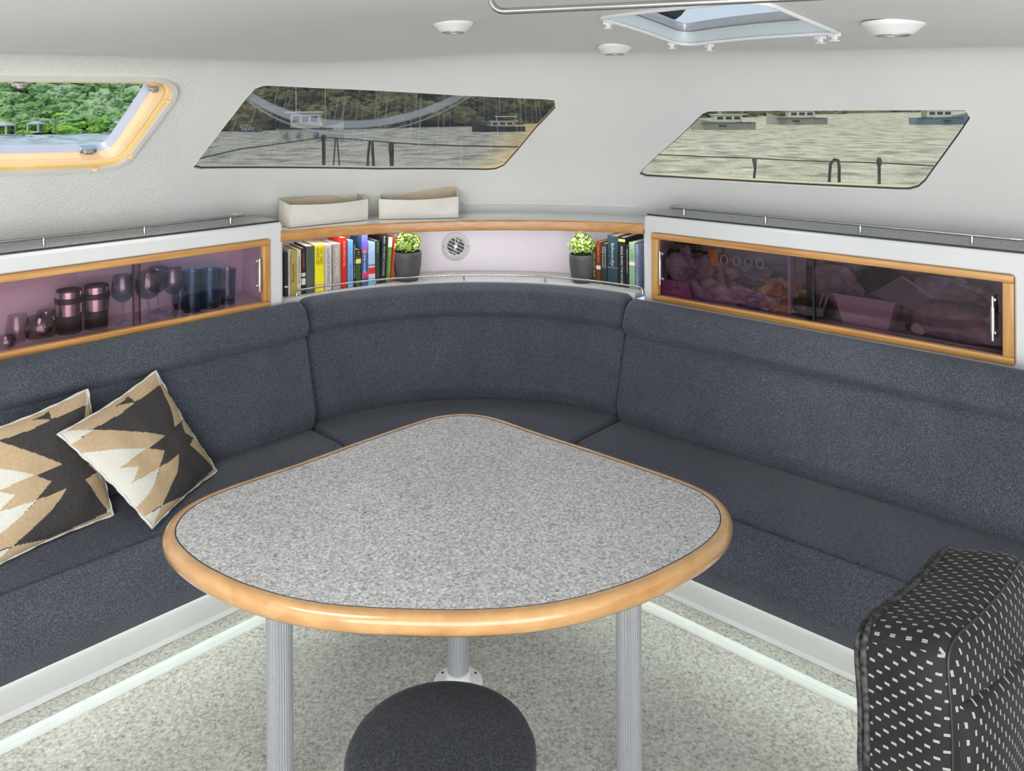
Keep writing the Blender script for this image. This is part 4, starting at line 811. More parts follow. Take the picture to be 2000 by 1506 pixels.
# ------------------------------------------------------------------ potted plants
def leaf_mesh(seed):
    rnd = random.Random(seed); g = G()
    return g
def plant(label, x, yb, yrim, wpx, ytop, seed, hide_back=0.0):
    c = atz(x, yb, ZS + 0.001); fr_d = c[1]; R = wpx * fr_d / F / 2; c = c + np.array([c[0], c[1], 0]) / np.hypot(c[0], c[1]) * R * 0.8; c[2] = ZS + 0.001
    R = wpx * c[1] / F / 2; H = aty(x, yrim, c[1] - R * 0.6)[2] - ZS; rnd = random.Random(seed)
    T = thing('potted_plant', label, 'potted plant', c, 'small potted plants on the bookshelf')
    v, f = lathe([(R * 0.60, 0), (R * 0.76, 0.003), (R * 0.84, H * 0.12), (R * 0.97, H * 0.5), (R * 1.01, H * 0.82), (R, H * 0.97), (R * 0.97, H), (R * 0.91, H), (R * 0.89, H * 0.88)], c, 40, cap=True); put('pot', v, f[:-1], m_pot, T, smooth=True, sharp=50)
    v, f = lathe([(0.0, H * 0.88), (R * 0.9, H * 0.88)], c, 28, cap=False); put('soil', v, f, m_soil, T)
    top = aty(x, ytop, c[1])[2] - ZS; fc = c + np.array([0, 0, H * 0.9 + (top - H * 0.9) * 0.47]); rx, rz = R * 1.02, (top - H * 0.9) * 0.50
    g = G()
    for k in range(46):
        a = rnd.uniform(0, 6.283); b = rnd.uniform(0.1, 1.45); d = np.array([math.cos(a) * math.cos(b), math.sin(a) * math.cos(b), math.sin(b)]); p1 = fc + d * np.array([rx, rx, rz]) * 0.9; g.add(*tube([c + np.array([d[0] * R * 0.4, d[1] * R * 0.4, H * 0.85]), (c + np.array([0, 0, H]) + p1) / 2 + d * 0.006, p1], 0.0008, 4))
    tag(g.obj('stems', m_stem, T), kind='stuff')
    g = G()
    for k in range(420):
        a = rnd.uniform(0, 6.283); sb = rnd.uniform(-0.6, 1.0); cb = math.sqrt(1 - sb * sb); d = np.array([math.cos(a) * cb, math.sin(a) * cb, sb]); p = fc + d * np.array([rx, rx, rz]) * rnd.uniform(0.5, 0.95)
        q = np.array((Vector(d + np.array([rnd.uniform(-.8, .8), rnd.uniform(-.8, .8), rnd.uniform(-0.2, .8)])).to_track_quat('Z', 'Y').to_matrix() @ Matrix.Rotation(rnd.uniform(0, 6.28), 3, 'Z'))); s_ = rnd.uniform(0.009, 0.013)
        g.add([p + q @ (np.array(t) * s_) for t in ((0, -0.5, 0), (0.3, 0.05, 0.09), (0, 0.55, -0.03), (-0.3, 0.05, 0.09))], [(0, 1, 2, 3)])
    tag(g.obj('inner_leaves', m_leaf, T), kind='stuff')
    # leaves: the outermost as single objects sharing one mesh
    lv = [(0, -0.5, 0), (0.28, -0.1, 0.09), (0.30, 0.2, 0.10), (0, 0.55, -0.03), (-0.30, 0.2, 0.10), (-0.28, -0.1, 0.09), (0, 0, 0)]; lf = [(0, 1, 6), (1, 2, 6), (2, 3, 6), (3, 4, 6), (4, 5, 6), (5, 0, 6)]
    meshes = [raw('leaf', lv, lf, m_, smooth=True) for m_ in (m_leaf, m_leaf2)]
    for k in range(290):
        a = rnd.uniform(0, 6.283); sb = rnd.uniform(-0.55, 1.0); cb = math.sqrt(1 - sb * sb); rr = rnd.uniform(0.72, 1.08); d = np.array([math.cos(a) * cb, math.sin(a) * cb, sb]); p = fc + d * np.array([rx, rx, rz]) * rr
        o = bpy.data.objects.new('leaf', meshes[0 if rnd.random() < 0.62 - 0.3 * sb else 1]); COL.objects.link(o); o.parent = T; o.location = tuple(p - c)
        q = Vector(d + np.array([rnd.uniform(-.7, .7), rnd.uniform(-.7, .7), rnd.uniform(-0.2, .7)])).to_track_quat('Z', 'Y'); o.rotation_mode = 'QUATERNION'; o.rotation_quaternion = q @ Vector((0, 0, 1)).rotation_difference(Vector((0, 0, 1))) ; s_ = rnd.uniform(0.0095, 0.0145); o.scale = (s_, s_, s_)
        o.rotation_quaternion = q @ Matrix.Rotation(rnd.uniform(0, 6.28), 3, 'Z').to_quaternion()
plant('leafy green plant in a charcoal pot beside the left row of books', 796, 551, 494, 55, 451, 3)
plant('leafy green plant in a charcoal pot beside the right row of books', 1137, 554, 499, 50, 452, 11)
# ------------------------------------------------------------------ pillows
ZP = lambda a, b: (a / 3.4217, 700 + b / 3.4217)
PQ = [np.array(p, float) for p in ((1040, 88), (395, 505), (1020, 1132), (1445, 748))]       # corners A, B, C, D in pattern space
pat = [('t', [(395, 505), (1040, 88), (1060, 170), (1045, 182), (830, 315), (720, 400), (560, 492), (440, 490)]),
       ('k', [(715, 335), (810, 262), (830, 312), (745, 325)]), ('c', [(1034, 60), (1046, 80), (1075, 165), (1046, 180), (1030, 95)]),
       ('c', [(370, 500), (440, 488), (562, 494), (470, 570), (435, 590), (395, 560)]),
       ('t', [(562, 494), (1002, 555), (885, 642), (478, 632), (438, 588), (470, 572)]),
       ('c', [(438, 590), (478, 632), (875, 640), (730, 755), (842, 755), (820, 860), (966, 765), (935, 930), (890, 1030), (925, 1085), (1040, 1015), (1020, 1150), (850, 1110), (560, 770)]),
       ('t', [(875, 640), (990, 655), (965, 766), (820, 860), (842, 755), (730, 755)]),
       ('t', [(1092, 678), (1090, 790), (1065, 880), (1040, 1005), (925, 1088), (888, 1030), (935, 930), (968, 765)]),
       ('t', [(1046, 180), (1075, 165), (1142, 300), (1155, 438), (1080, 492), (1068, 350)]), ('c', [(1142, 290), (1160, 290), (1205, 398), (1155, 438)]),
       ('t', [(1155, 440), (1205, 400), (1268, 512), (1240, 548), (1168, 520)]), ('c', [(1205, 398), (1225, 400), (1360, 605), (1350, 612), (1240, 550), (1268, 512)]),
       ('t', [(1240, 550), (1352, 610), (1425, 705), (1402, 728), (1180, 606)]), ('c', [(1402, 726), (1425, 700), (1470, 745), (1420, 770)]),
       ('t', [(1445, 748), (1420, 735), (1395, 760), (1270, 885), (1200, 950), (1040, 1008), (1020, 1140), (1100, 1060), (1240, 950)])]
PAT = [(k, np.array(v, float)) for k, v in pat]
def pillow(label, A, B, C, D, thick, outn, group='patterned pillows', n=120, seed=0):
    A, B, C, D = (np.asarray(q, dtype=float) for q in (A, B, C, D)); ctr = (A + B + C + D) / 4; T = thing('throw_pillow', label, 'pillow', ctr, group)
    nrm = np.cross(B - A, D - A); nrm /= np.linalg.norm(nrm); nrm = nrm if nrm @ outn > 0 else -nrm
    def P(u, v, sgn):
        e = 0.03; uu = u; vv = v
        b = (A * (1 - u) + B * u) * (1 - v) + (D * (1 - u) + C * u) * v; pin = 4 * (u * (1 - u) + v * (1 - v) - 2 * 0)  # edge pull
        m = (max(0, 1 - abs(2 * u - 1) ** 2.2) * max(0, 1 - abs(2 * v - 1) ** 2.2)) ** 0.62
        w = 0.05 * (math.sin(math.pi * u) * (abs(2 * v - 1) ** 2) + math.sin(math.pi * v) * (abs(2 * u - 1) ** 2)); b = b + (ctr - b) * w
        wr = 0.006 * noise.noise(Vector((u * 5 + seed, v * 5, sgn))) * (0.25 + m)
        return b + nrm * sgn * (thick * m + wr)
    pc = lambda u, v: (PQ[0] * (1 - u) + PQ[1] * u) * (1 - v) + (PQ[3] * (1 - u) + PQ[2] * u) * v
    for nm, sg in (('printed_front', 1), ('plain_back', -1)):
        k = n if sg > 0 else 40; V = [P(i / k, j / k, sg) for j in range(k + 1) for i in range(k + 1)]; Fc = []; mi = []
        for j in range(k):
            for i in range(k):
                q = (j * (k + 1) + i, j * (k + 1) + i + 1, (j + 1) * (k + 1) + i + 1, (j + 1) * (k + 1) + i); Fc.append(q if sg < 0 else q[::-1])
                m_ = 0
                if sg > 0:
                    c = pc((i + 0.5) / k, (j + 0.5) / k)
                    for ch, pg in PAT:
                        if inside(c, pg): m_ = {'k': 0, 't': 1, 'c': 2}[ch]
                else: m_ = 2
                mi.append(m_)
        put(nm, V, Fc, [m_char, m_tan, m_cream], T, smooth=True, fmat=mi)
    ed = [P(u, 0, 1) for u in np.linspace(0, 1, 30)] + [P(1, v, 1) for v in np.linspace(0, 1, 30)[1:]] + [P(u, 1, 1) for u in np.linspace(1, 0, 30)[1:]] + [P(0, v, 1) for v in np.linspace(1, 0, 30)[1:-1]]
    ed = [p + nrm * 0.002 * math.sin(i * 1.7) for i, p in enumerate(ed)]
    v, f = tube(ed, [0.0034 + 0.001 * math.sin(i * 0.9 + seed) for i in range(len(ed))], 8, closed=True); put('edge_seam', v, f, m_cream, T, smooth=True)
hx = np.array([0.6, -0.75, 0.25])
pillow('patterned charcoal and tan pillow leaning in front, next to the table', aty(304, 725, 2.56), aty(114, 848, 2.215), atz(298, 1031, 0.452), atz(424, 920, 0.452), 0.055, hx, seed=1)
pillow('patterned charcoal and tan pillow behind the other, cut by the left edge', aty(171, 760, 2.385), aty(-61, 856, 2.10), atz(-29, 1116, 0.452), atz(221, 1006, 0.452), 0.052, hx, seed=5)
# ------------------------------------------------------------------ chair at the right
def mat_dash(name):
    k = NM(name); p = k.n('BsdfPrincipled', i_Roughness=0.75); p.inputs['Sheen Weight'].default_value = 0.05; p.inputs['Specular IOR Level'].default_value = 0.3
    co = k.n('TexCoord'); sp = k.n('SeparateXYZ'); k.l(co.outputs['UV'], sp.inputs[0]); wn = k.n('TexNoise', i_Scale=45.0, i_Detail=1.0); k.l(co.outputs['UV'], wn.inputs['Vector']); wsp = k.n('SeparateXYZ'); k.l(wn.outputs['Color'], wsp.inputs[0])
    U = k.math('MULTIPLY', k.math('MULTIPLY_ADD', wsp.outputs['X'], 0.003, sp.outputs['X']), 1 / 0.0225); Vv = k.math('MULTIPLY', k.math('MULTIPLY_ADD', wsp.outputs['Y'], 0.003, sp.outputs['Y']), 1 / 0.011)
    row_ = k.math('FLOOR', Vv); odd = k.math('MODULO', row_, 2.0); fu = k.math('FRACT', k.math('MULTIPLY_ADD', odd, 0.5, U)); fv = k.math('FRACT', Vv)
    a = k.math('LESS_THAN', k.math('ABSOLUTE', k.math('SUBTRACT', fu, 0.5)), 0.17); d = k.math('ABSOLUTE', k.math('SUBTRACT', fv, 0.5)); b = k.math('LESS_THAN', d, 0.15); c = k.math('GREATER_THAN', d, 0.03)
    m = k.math('MULTIPLY', k.math('MULTIPLY', a, b), k.math('MULTIPLY_ADD', c, 0.6, 0.4)); nz = k.n('TexNoise', i_Scale=9.0, i_Detail=3.0); k.l(co.outputs['UV'], nz.inputs['Vector'])
    base_ = k.ramp(nz.outputs['Fac'], [(0.3, (0.009, 0.008, 0.008)), (0.7, (0.022, 0.020, 0.020))]); mx = k.n('Mix', data_type='RGBA'); k.l(m, mx.inputs['Factor']); k.l(base_, mx.inputs[6]); mx.inputs[7].default_value = (0.40, 0.385, 0.36, 1)
    k.l(mx.outputs[2], p.inputs['Base Color']); bp = k.n('Bump', i_Strength=0.25, i_Distance=0.001); k.l(m, bp.inputs['Height']); k.l(bp.outputs[0], p.inputs['Normal']); k.l(p.outputs[0], k.out.inputs[0]); return k.m
m_dash = mat_dash('black_fabric_with_white_dashes')
m_dashp = M('black_piping_with_pale_stitches', (0.035, 0.033, 0.033), 0.6, var=0.95, scale=130, sheen=0.0, detail=0)
cw = np.array([0.74, 0.672, 0.0]); cw /= np.linalg.norm(cw); crv = np.array([cw[1], -cw[0], 0.0])       # along the back, out of its rear
CP = np.array([0.510, 1.205, 0.0])
def cpt(w, r, z):
    return CP + cw * w + crv * (r + 0.06 * ((w - 0.19) / 0.19) ** 2 * -0.25 + 0.02 * math.sin((z - 0.5) / 0.36 * math.pi)) + np.array([0, 0, z + 0.042 * max(0.0, r / 0.125) * min(1, max(0, (z - 0.60) / 0.2))])
T = thing('upholstered_chair', 'black chair back with white dashes at the lower right corner', 'chair', cpt(0.2, 0.3, 0))
outl = resample(round_poly([(0.035, 0.45), (-0.012, 0.66), (0.0, 0.842), (0.345, 0.846), (0.40, 0.69), (0.35, 0.49)], [0.06, 0.1, 0.06, 0.07, 0.1, 0.07], 8), 96)
TH = 0.125
def duv(V, Fc):
    V = np.asarray(V); out = []
    for f_ in Fc:
        n_ = np.cross(V[f_[1]] - V[f_[0]], V[f_[2]] - V[f_[0]]); n_ = n_ / (np.linalg.norm(n_) + 1e-12); 
        for i in f_:
            d = V[i] - CP; w_, r_2, z_ = d @ cw, d @ crv, d[2]
            out.append((z_, w_) if abs(n_ @ crv) > 0.75 else ((r_2 + 5, w_) if abs(n_[2]) > 0.6 else (r_2 + 5, z_)))
    return out
# boxing with its rear panel, split so that the dashes turn at the seam
def ring(inset, r): return [cpt(p[0], r, p[1]) for p in offset_poly(outl, -inset)]
bx = [ring(0.012, -0.004), ring(0.003, 0.0), ring(0.0, 0.008)] + [ring(0.0, r) for r in np.linspace(0.02, TH - 0.035, 6)] + [ring(0.035 * (1 - math.cos(a)), TH - 0.035 + 0.035 * math.sin(a)) for a in (0.3, 0.6, 0.9)]
v, f = loft(bx)
for i_, z_ in (): pass
put('boxing', v, f, m_dash, T, smooth=True, luv=duv(v, f))
rin = [ring(0.035 * (1 - math.cos(a)), TH - 0.035 + 0.035 * math.sin(a)) for a in (0.9, 1.15, 1.4)] + [[cpt(*(lambda q: (q[0], TH + 0.001 + 0.006 * k, q[1]))(np.array(p) * (1 - k) + np.array([0.19, 0.655]) * k)) for p in offset_poly(outl, -0.030)] for k in (0.06, 0.2, 0.45, 0.8)]
v, f = loft(rin, cap1=True); uv = np.array([((p - CP)[2], (p - CP) @ cw) for p in map(np.asarray, v)]); put('backrest_panel', v, f, m_dash, T, smooth=True, uvs=uv)
# the lumbar cushion: a second thick layer below a slanting top edge
zt = lambda w: 0.765 - 0.03 * (w / 0.40); lum = round_poly([(0.012, zt(0.0)), (0.372, zt(0.38)), (0.384, 0.69), (0.338, 0.502), (0.048, 0.464), (0.006, 0.66)], [0.012, 0.02, 0.06, 0.06, 0.05, 0.08], 6)
lum = resample(lum, 90)
lc = lum.mean(axis=0)
lay = [[cpt(q[0], r, q[1]) for q in lc + (lum - lc) * k] for r, k in ((TH - 0.030, 0.985), (TH - 0.008, 0.985), (TH + 0.004, 0.96), (TH + 0.011, 0.90), (TH + 0.014, 0.82), (TH + 0.016, 0.5))]
v, f = loft(lay, cap1=True); uv = np.array([((p - CP)[2] + 0.3, (p - CP) @ cw + 0.007) for p in map(np.asarray, v)]); put('lumbar_cushion', v, f, m_dash, T, smooth=True, uvs=uv)
for ins, r in ((0.004, -0.003), (0.0, 0.0085)):
    v, f = tube([cpt(p[0], r, p[1]) for p in offset_poly(outl, -ins)], 0.0052, 8, closed=True); put('piping', v, f, m_dashp, T, smooth=True)
v, f = tube([np.array(p) + crv * 0.0005 for p in ring(0.035 * (1 - math.cos(0.9)), TH - 0.035 + 0.035 * math.sin(0.9))], 0.0022, 6, closed=True); put('back_seam', v, f, m_black, T, smooth=True)
v, f = loft([ring(i, -0.004 - q) for i, q in ((0.012, 0.0), (0.03, 0.012), (0.08, 0.02))], cap1=True); put('rear_panel', v, f, m_dash, T, smooth=True, uvs=np.array([((p - CP) @ cw, (p - CP)[2]) for p in map(np.asarray, v)]))
so = [cpt(w, r, 0)[:2] for w, r in ((-0.02, 0.09), (-0.02, 0.52), (0.40, 0.52), (0.40, 0.09))]
v, f = puck(resample(round_poly(so, 0.07), 60), 0.36, 0.455, 0.03); put('seat', v, f, m_dash, T, smooth=True, uvs=np.array([((np.array(p) - CP) @ cw, (np.array(p) - CP) @ crv) for p in v]))
pc_ = cpt(0.19, 0.31, 0); v, f = lathe([(0.16, 0), (0.16, 0.008), (0.05, 0.02), (0.036, 0.03), (0.036, 0.36)], pc_, 32); put('pedestal', v, f, m_alu, T, smooth=True, sharp=40)
for w in (0.10, 0.28): v, f = tube([cpt(w, 0.20, 0.352), cpt(w, 0.06, 0.352), cpt(w, 0.045, 0.42), cpt(w, 0.045, 0.56)], 0.014, 10); put('back_bracket', v, f, m_white, T, smooth=True)
# ------------------------------------------------------------------ ceiling lights, grab rail, deck hatch
def dome(label, px, py, D=0.125):
    p = cast3(px, py); n = np.array([0, 0, -1.0]); n = cn(p[:2]); R = D / 2
    T = thing('ceiling_light', label, 'ceiling light', p, 'round ceiling lights')
    v, f = lathe([(R, -0.004), (R, 0.003), (R * 0.9, 0.008), (R * 0.66, 0.0225), (R * 0.56, 0.027), (R * 0.53, 0.0275)], p, 40, axis=n, cap=False); put('housing', v, f, m_white, T, smooth=True, sharp=60)
    v, f = lathe([(R * 0.53, 0.0275), (R * 0.50, 0.0255), (0.0, 0.0248)], p, 32, axis=n, cap=False); put('lens', v, f, m_lens, T, smooth=True, sharp=40)
    v, f = tube([p + n * 0.0275 + R * 0.53 * (math.cos(a) * np.array([1, 0, 0]) + math.sin(a) * np.array([0, 1, 0])) for a in np.linspace(0, 6.283, 36)[:-1]], 0.0018, 6, closed=True); put('lens_ring', v, f, m_steel, T, smooth=True)
dome('white dome ceiling light above the left-hand end of the middle window', 884, 46)
dome('white dome ceiling light right below the corner of the deck hatch', 1202, 92)
dome('white dome ceiling light to the right of the deck hatch', 1747, 45, 0.135)
zg = 1.80
ga, gb = aty(985, 22, 1.64), aty(1372, 4, 1.50); gd = (gb - ga); gd /= np.linalg.norm(gd); gu = np.array([0, 0, 1.0])
gl_ = cast3(952, 0); pts = [ga + gd * 0.62, gb, ga + gd * 0.0] + [ga - gd * 0.010 + gu * 0.002, ga - gd * 0.020 + gu * 0.008, ga - gd * 0.027 + gu * 0.018, ga - gd * 0.030 + gu * 0.032, ga - gd * 0.030 + gu * (cz(ga[:2]) - ga[2] + 0.004)]
pts = [pts[1] + gd * 0.22 + gu * (cz((pts[1] + gd * 0.22)[:2]) - pts[1][2] - gd[2] * 0.22), pts[1] + gd * 0.21] + pts[1:]
T = thing('grab_rail', 'polished steel grab rail under the ceiling next to the hatch', 'grab rail', ga)
v, f = tube(pts, 0.0068, 14); put('rail_tube', v, f, m_steel, T, smooth=True, sharp=60)
for q in (pts[-1], pts[0]): v, f = lathe([(0.02, -0.002), (0.02, 0.003), (0.008, 0.006)], np.array([q[0], q[1], cz(q[:2])]), 20, axis=(0, 0, -1.0)); put('end_flange', v, f, m_steel, T, smooth=True, sharp=40)
hcn = HC.mean(axis=0); T = tag(thing('window_4', None, None, (*hcn, cz(hcn))), kind='structure')
h2 = resample(hatch2d, 100); Zh = lambda p: cz(np.clip(p, -9, 9)); ZT = lambda p: Zh(p) + 0.036; ztop = cz(HC[1]) + 0.036
lo_ = [[(*p, Zh(p) - 0.001) for p in h2]] + [[(*p, Zh(p) * (1 - q) + ZT(p) * q) for p in offset_poly(h2, -0.002 - 0.008 * q)] for q in (0.02, 0.5, 1.0)]
v, f = loft(lo_); put('coaming', v, f, m_coam, T, smooth=True, sharp=40)
v, f = tube([(*p, Zh(p) - 0.005) for p in offset_poly(h2, 0.006)], 0.0058, 8, closed=True); put('trim_bead', v, f, m_white, T, smooth=True)
inner = [np.array(p) for p in offset_poly(h2, -0.01)]
fr_ = [[(*p, ZT(p) + z) for p in offset_poly(inner, -d)] for d, z in ((-0.002, -0.004), (0.012, -0.004), (0.016, 0.002), (0.016, 0.020), (0.0, 0.022), (-0.03, 0.018))]
v, f = loft(fr_); put('hatch_frame', v, f, m_alu, T, smooth=True, sharp=40)
v, f = loft([[(*p, ZT(p) - 0.005) for p in offset_poly(inner, -0.002)], [(*p, ZT(p) - 0.0055) for p in offset_poly(inner, -0.006)]]); put('seal', v, f, m_rubber, T)
for px, py in ((1188, 39), (1313, 80), (1385, 84), (1602, 66), (1630, 61)):
    p = cast3(px, py); d = HC[1] - HC[0] if px < 1330 else HC[2] - HC[1]; d /= np.linalg.norm(d); ax = [np.array([*d, 0]), np.array([-d[1], d[0], 0]), np.array([0, 0, 1.0])]
    g = G(); g.add(*box(p + np.array([0, 0, -0.008]), (0.026, 0.020, 0.012), ax, 0.002)); g.add(*box(p + np.array([0, 0, -0.018]), (0.014, 0.010, 0.012), ax, 0.002)); g.add(*box(p + np.array([0, 0, -0.024]), (0.022, 0.014, 0.004), ax, 0.0015)); g.obj('blind_clip', m_white, T, smooth=True, sharp=35)
# the open lid, hinged on the far left edge of the opening and raised on a strut
A_, B_ = HC[1], HC[0]; e1 = (B_ - A_); L1 = np.linalg.norm(e1); e1 = e1 / L1; e2 = (HC[2] - HC[1]); L2 = np.linalg.norm(e2); e2 = e2 / L2
lift = math.radians(38); E1 = np.array([*e1, 0]); E2 = np.array([*(e2 * math.cos(lift)), math.sin(lift)]); LO = np.array([*(A_ + e1 * 0.02), ztop + 0.03]); E1[2] = (cz(B_) - cz(A_)) / L1
lidp = resample(round_poly([(0.03, 0.0), (L1 - 0.03, 0.0), (L1 - 0.03, L2 * 0.98), (0.03, L2 * 0.98)], 0.06, 8), 80); NLd = np.cross(E1, E2); NLd /= np.linalg.norm(NLd); NLd = NLd if NLd[2] > 0 else -NLd
l3 = lambda P_, d: [LO + E1 * p[0] + E2 * p[1] + NLd * d for p in P_]
v, f = loft([l3(offset_poly(lidp, -i), d) for i, d in ((0.03, -0.004), (0.0, -0.006), (0.0, 0.018), (0.03, 0.018), (0.034, 0.008), (0.03, -0.004))]); put('lid_frame', v, f, m_rubber, T, smooth=True, sharp=40)
V, Tr = cdt(offset_poly(lidp, -0.03), []); put('lid_pane', l3(V, 0.008), Tr, mat_pane('pale_blue_acrylic', (0.82, 0.88, 0.95), 0.06), T)
sp_ = A_ + e1 * L1 * 0.62 + e2 * 0.012; sp_ = np.array([*sp_, ZT(sp_) + 0.012]); v, f = tube([sp_, LO + E1 * L1 * 0.62 + E2 * L2 * 0.45], 0.011, 12); put('lid_strut', v, f, m_rubber, T, smooth=True)
g = G(); g.add(*box(sp_ + np.array([0, 0, -0.004]), (0.05, 0.03, 0.02), [E1, np.cross([0, 0, 1.0], E1), [0, 0, 1.0]], 0.004)); g.obj('strut_bracket', m_chrome, T, smooth=True, sharp=35)
# ------------------------------------------------------------------ glassware cupboard (left)
ZFL = 0.883 + 0.018
def glass_thing(name, label, cat, px, t, prof_, parts, grp, seg=28):
    p = att(px, 600, nL, t); c = np.array([p[0], p[1], ZFL + 0.0005]); T = thing(name, label, cat, c, grp)
    for nm, pf, mt in parts:
        v, f = lathe(pf, c, seg, cap=False); put(nm, v, f, mt, T, smooth=True, sharp=60)
    return T
def hpx(px, y, t): return att(px, y, nL, t)[2] - ZFL
m_fluid = None
for px, yt, lab in ((135, 565, 'steel travel mug with a black lid, the one left of its twin'), (188, 556, 'steel travel mug with a black lid, nearest the wine glasses')):
    h = hpx(px, yt, -2.815); r = 0.0385
    glass_thing('travel_mug', lab, 'travel mug', px, -2.815, None, [('cup', [(r * .86, 0), (r * .90, 0.002), (r * .93, h * .42)], m_black), ('steel_sleeve', [(r * .93, h * .42), (r * .99, h * .425), (r * 1.0, h * .69)], m_steel), ('grip_band', [(r * 1.0, h * .69), (r * 1.07, h * .695), (r * 1.07, h * .81), (r * 1.0, h * .82)], m_black), ('collar', [(r * .98, h * .82), (r * .98, h * .965)], m_steel), ('lid', [(r * .98, h * .965), (r * .95, h), (r * .85, h), (r * .80, h * .97), (0, h * .97)], m_black)], 'travel mugs')
def wine(px, yt, t, R, lab, mt):
    h = hpx(px, yt, t); b = h * 0.42
    glass_thing('wine_glass', lab, 'wine glass', px, t, None, [('bowl', [(0.004, b), (R * .55, b + h * .05), (R * .92, b + h * .16), (R, b + h * .28), (R * .93, b + h * .44), (R * .80, h), (R * .77, h), (R * .90, b + h * .44), (R * .97, b + h * .28), (R * .88, b + h * .17), (R * .5, b + h * .065), (0, b + h * .03)], mt), ('stem', [(0.0042, b), (0.0035, b * .5), (0.0045, 0.010), (0.010, 0.005)], mt), ('foot', [(0.010, 0.005), (R * .80, 0.0015), (R * .80, 0)], mt)], 'wine glasses')
wine(240, 537, -2.80, 0.036, 'pale blue wine glass beside the travel mugs', m_bluegl)
wine(290, 531, -2.775, 0.041, 'pale blue wine glass in front just right of the door edge', m_bluegl)
wine(308, 522, -2.86, 0.038, 'pale blue wine glass standing behind the front one', m_bluegl)
wine(338, 524, -2.79, 0.035, 'pale blue wine glass next to the deep blue tumblers', m_bluegl)
def tumbler(px, yt, t, R, lab, mt, cat='tumbler', grp='blue tumblers', sq=1.0):
    h = hpx(px, yt, t); glass_thing('tumbler_glass', lab, cat, px, t, None, [('wall', [(R * .86, 0.0), (R * .90, h * .3), (R, h), (R * .96, h), (R * .86, h * .3), (R * .82, 0.008)], mt), ('thick_base', [(0, 0), (R * .86, 0), (R * .84, 0.010), (0, 0.010)], mt)], grp)
tumbler(352, 560, -2.86, 0.030, 'small deep blue tumbler behind the wine glass', m_teal)
tumbler(375, 529, -2.79, 0.034, 'deep blue tumbler, first of the three big ones', m_teal)
tumbler(410, 526, -2.80, 0.037, 'deep blue tumbler between the two others', m_teal)
tumbler(444, 525, -2.81, 0.031, 'greyer blue tumbler, last of the row near the handle', m_bluegl)
def squat(px, yt, t, R, lab):
    h = hpx(px, yt, t); glass_thing('stemless_glass', lab, 'glass', px, t, None, [('wall', [(R * .55, 0), (R * .85, h * .12), (R, h * .40), (R * .93, h * .7), (R * .76, h), (R * .73, h), (R * .90, h * .7), (R * .97, h * .4), (R * .8, h * .14), (0, 0.006)], m_glass)], 'clear glasses')
squat(80, 617, -2.80, 0.046, 'clear round-bellied glass left of the travel mugs')
squat(34, 615, -2.815, 0.034, 'clear tall-sided glass left of the round-bellied one')
squat(12, 655, -2.77, 0.026, 'clear little glass near the left edge of the picture')
squat(92, 606, -2.88, 0.036, 'clear glass standing behind the round-bellied one')
# ------------------------------------------------------------------ cluttered cupboard (right)
ZFR = 0.866 + 0.018
m_pink = M('pink_card', srgb(206, 130, 176), 0.7, var=0.04); m_orange = M('orange_card', srgb(246, 172, 90), 0.7, var=0.05); m_red = M('red_ribbon', srgb(206, 40, 62), 0.5, var=0.2)
m_bag = M('grey_plastic_film', (0.42, 0.40, 0.42), 0.3, var=0.4, scale=30); m_bag2 = M('lilac_plastic_film', (0.60, 0.50, 0.60), 0.3, var=0.35, scale=30); m_bag3 = M('orange_plastic_film', srgb(240, 172, 128), 0.35, var=0.6, scale=35); m_bag4 = M('dark_film', (0.05, 0.05, 0.055), 0.35, var=0.4, scale=30); m_bag5 = M('green_dark_cloth', (0.05, 0.09, 0.05), 0.7, var=0.4, scale=30)
m_tub = M('milky_plastic_tub', (0.62, 0.52, 0.58), 0.4, var=0.05); m_sheet = M('grey_sheet', (0.36, 0.34, 0.36), 0.5, var=0.12); m_zip = M('mauve_pouch', (0.36, 0.29, 0.33), 0.55, var=0.3, scale=24)
D3R, N3R = np.array([*dR, 0.0]), np.array([*nR, 0.0])
def pR(x, y, t): return att(x, y, nR, t)
def crumple(name, label, cat, x, y, t, wpx, hpx_, dep, mt, seed, grp=None, sub=3, amp=0.5, fr=2.4, sit=False):
    c = pR(x, y, t); k = (c[1]) / F; sx_, sz_ = wpx * k * 0.62, hpx_ * k * 0.5
    bm = bmesh.new(); bmesh.ops.create_icosphere(bm, subdivisions=sub, radius=1.0); o_ = Vector((seed * 7.3, seed * 3.1, seed))
    vs = []
    for q in bm.verts:
        n_ = q.co.normalized(); a = 1 + amp * noise.noise(n_ * fr + o_) + amp * 0.6 * abs(noise.noise(n_ * fr * 2.7 + o_)); p = n_ * a
        w = c + D3R * p.x * sx_ + N3R * p.y * dep + UPV * p.z * sz_; w[2] = max(w[2], ZFR + 0.001); d_ = w[:2] @ nR
        if d_ > TF_R - 0.034: w = w - N3R * (d_ - (TF_R - 0.034))
        if d_ < TF_R - 0.205: w = w + N3R * ((TF_R - 0.205) - d_)
        vs.append(w)
    bm.verts.index_update(); fs = [tuple(v_.index for v_ in f_.verts) for f_ in bm.faces]; bm.free()
    o = put(name, vs, fs, mt, origin=(c[0], c[1], ZFR)); return tag(o, label, cat, grp)
GP = 'bags in the cluttered cupboard'
crumple('plastic_bag', 'crumpled grey plastic bag above the pink card', 'bag', 1345, 535, -2.78, 70, 80, 0.045, m_bag, 1, GP, amp=0.8)
crumple('plastic_bag', 'dark plastic bag near the top behind the left door handle', 'bag', 1330, 500, -2.83, 60, 50, 0.04, m_bag4, 2, GP, amp=0.8)
crumple('plastic_bag', 'lilac plastic bag lying below the white rings', 'bag', 1395, 575, -2.775, 90, 60, 0.04, m_bag2, 3, GP, amp=1.0)
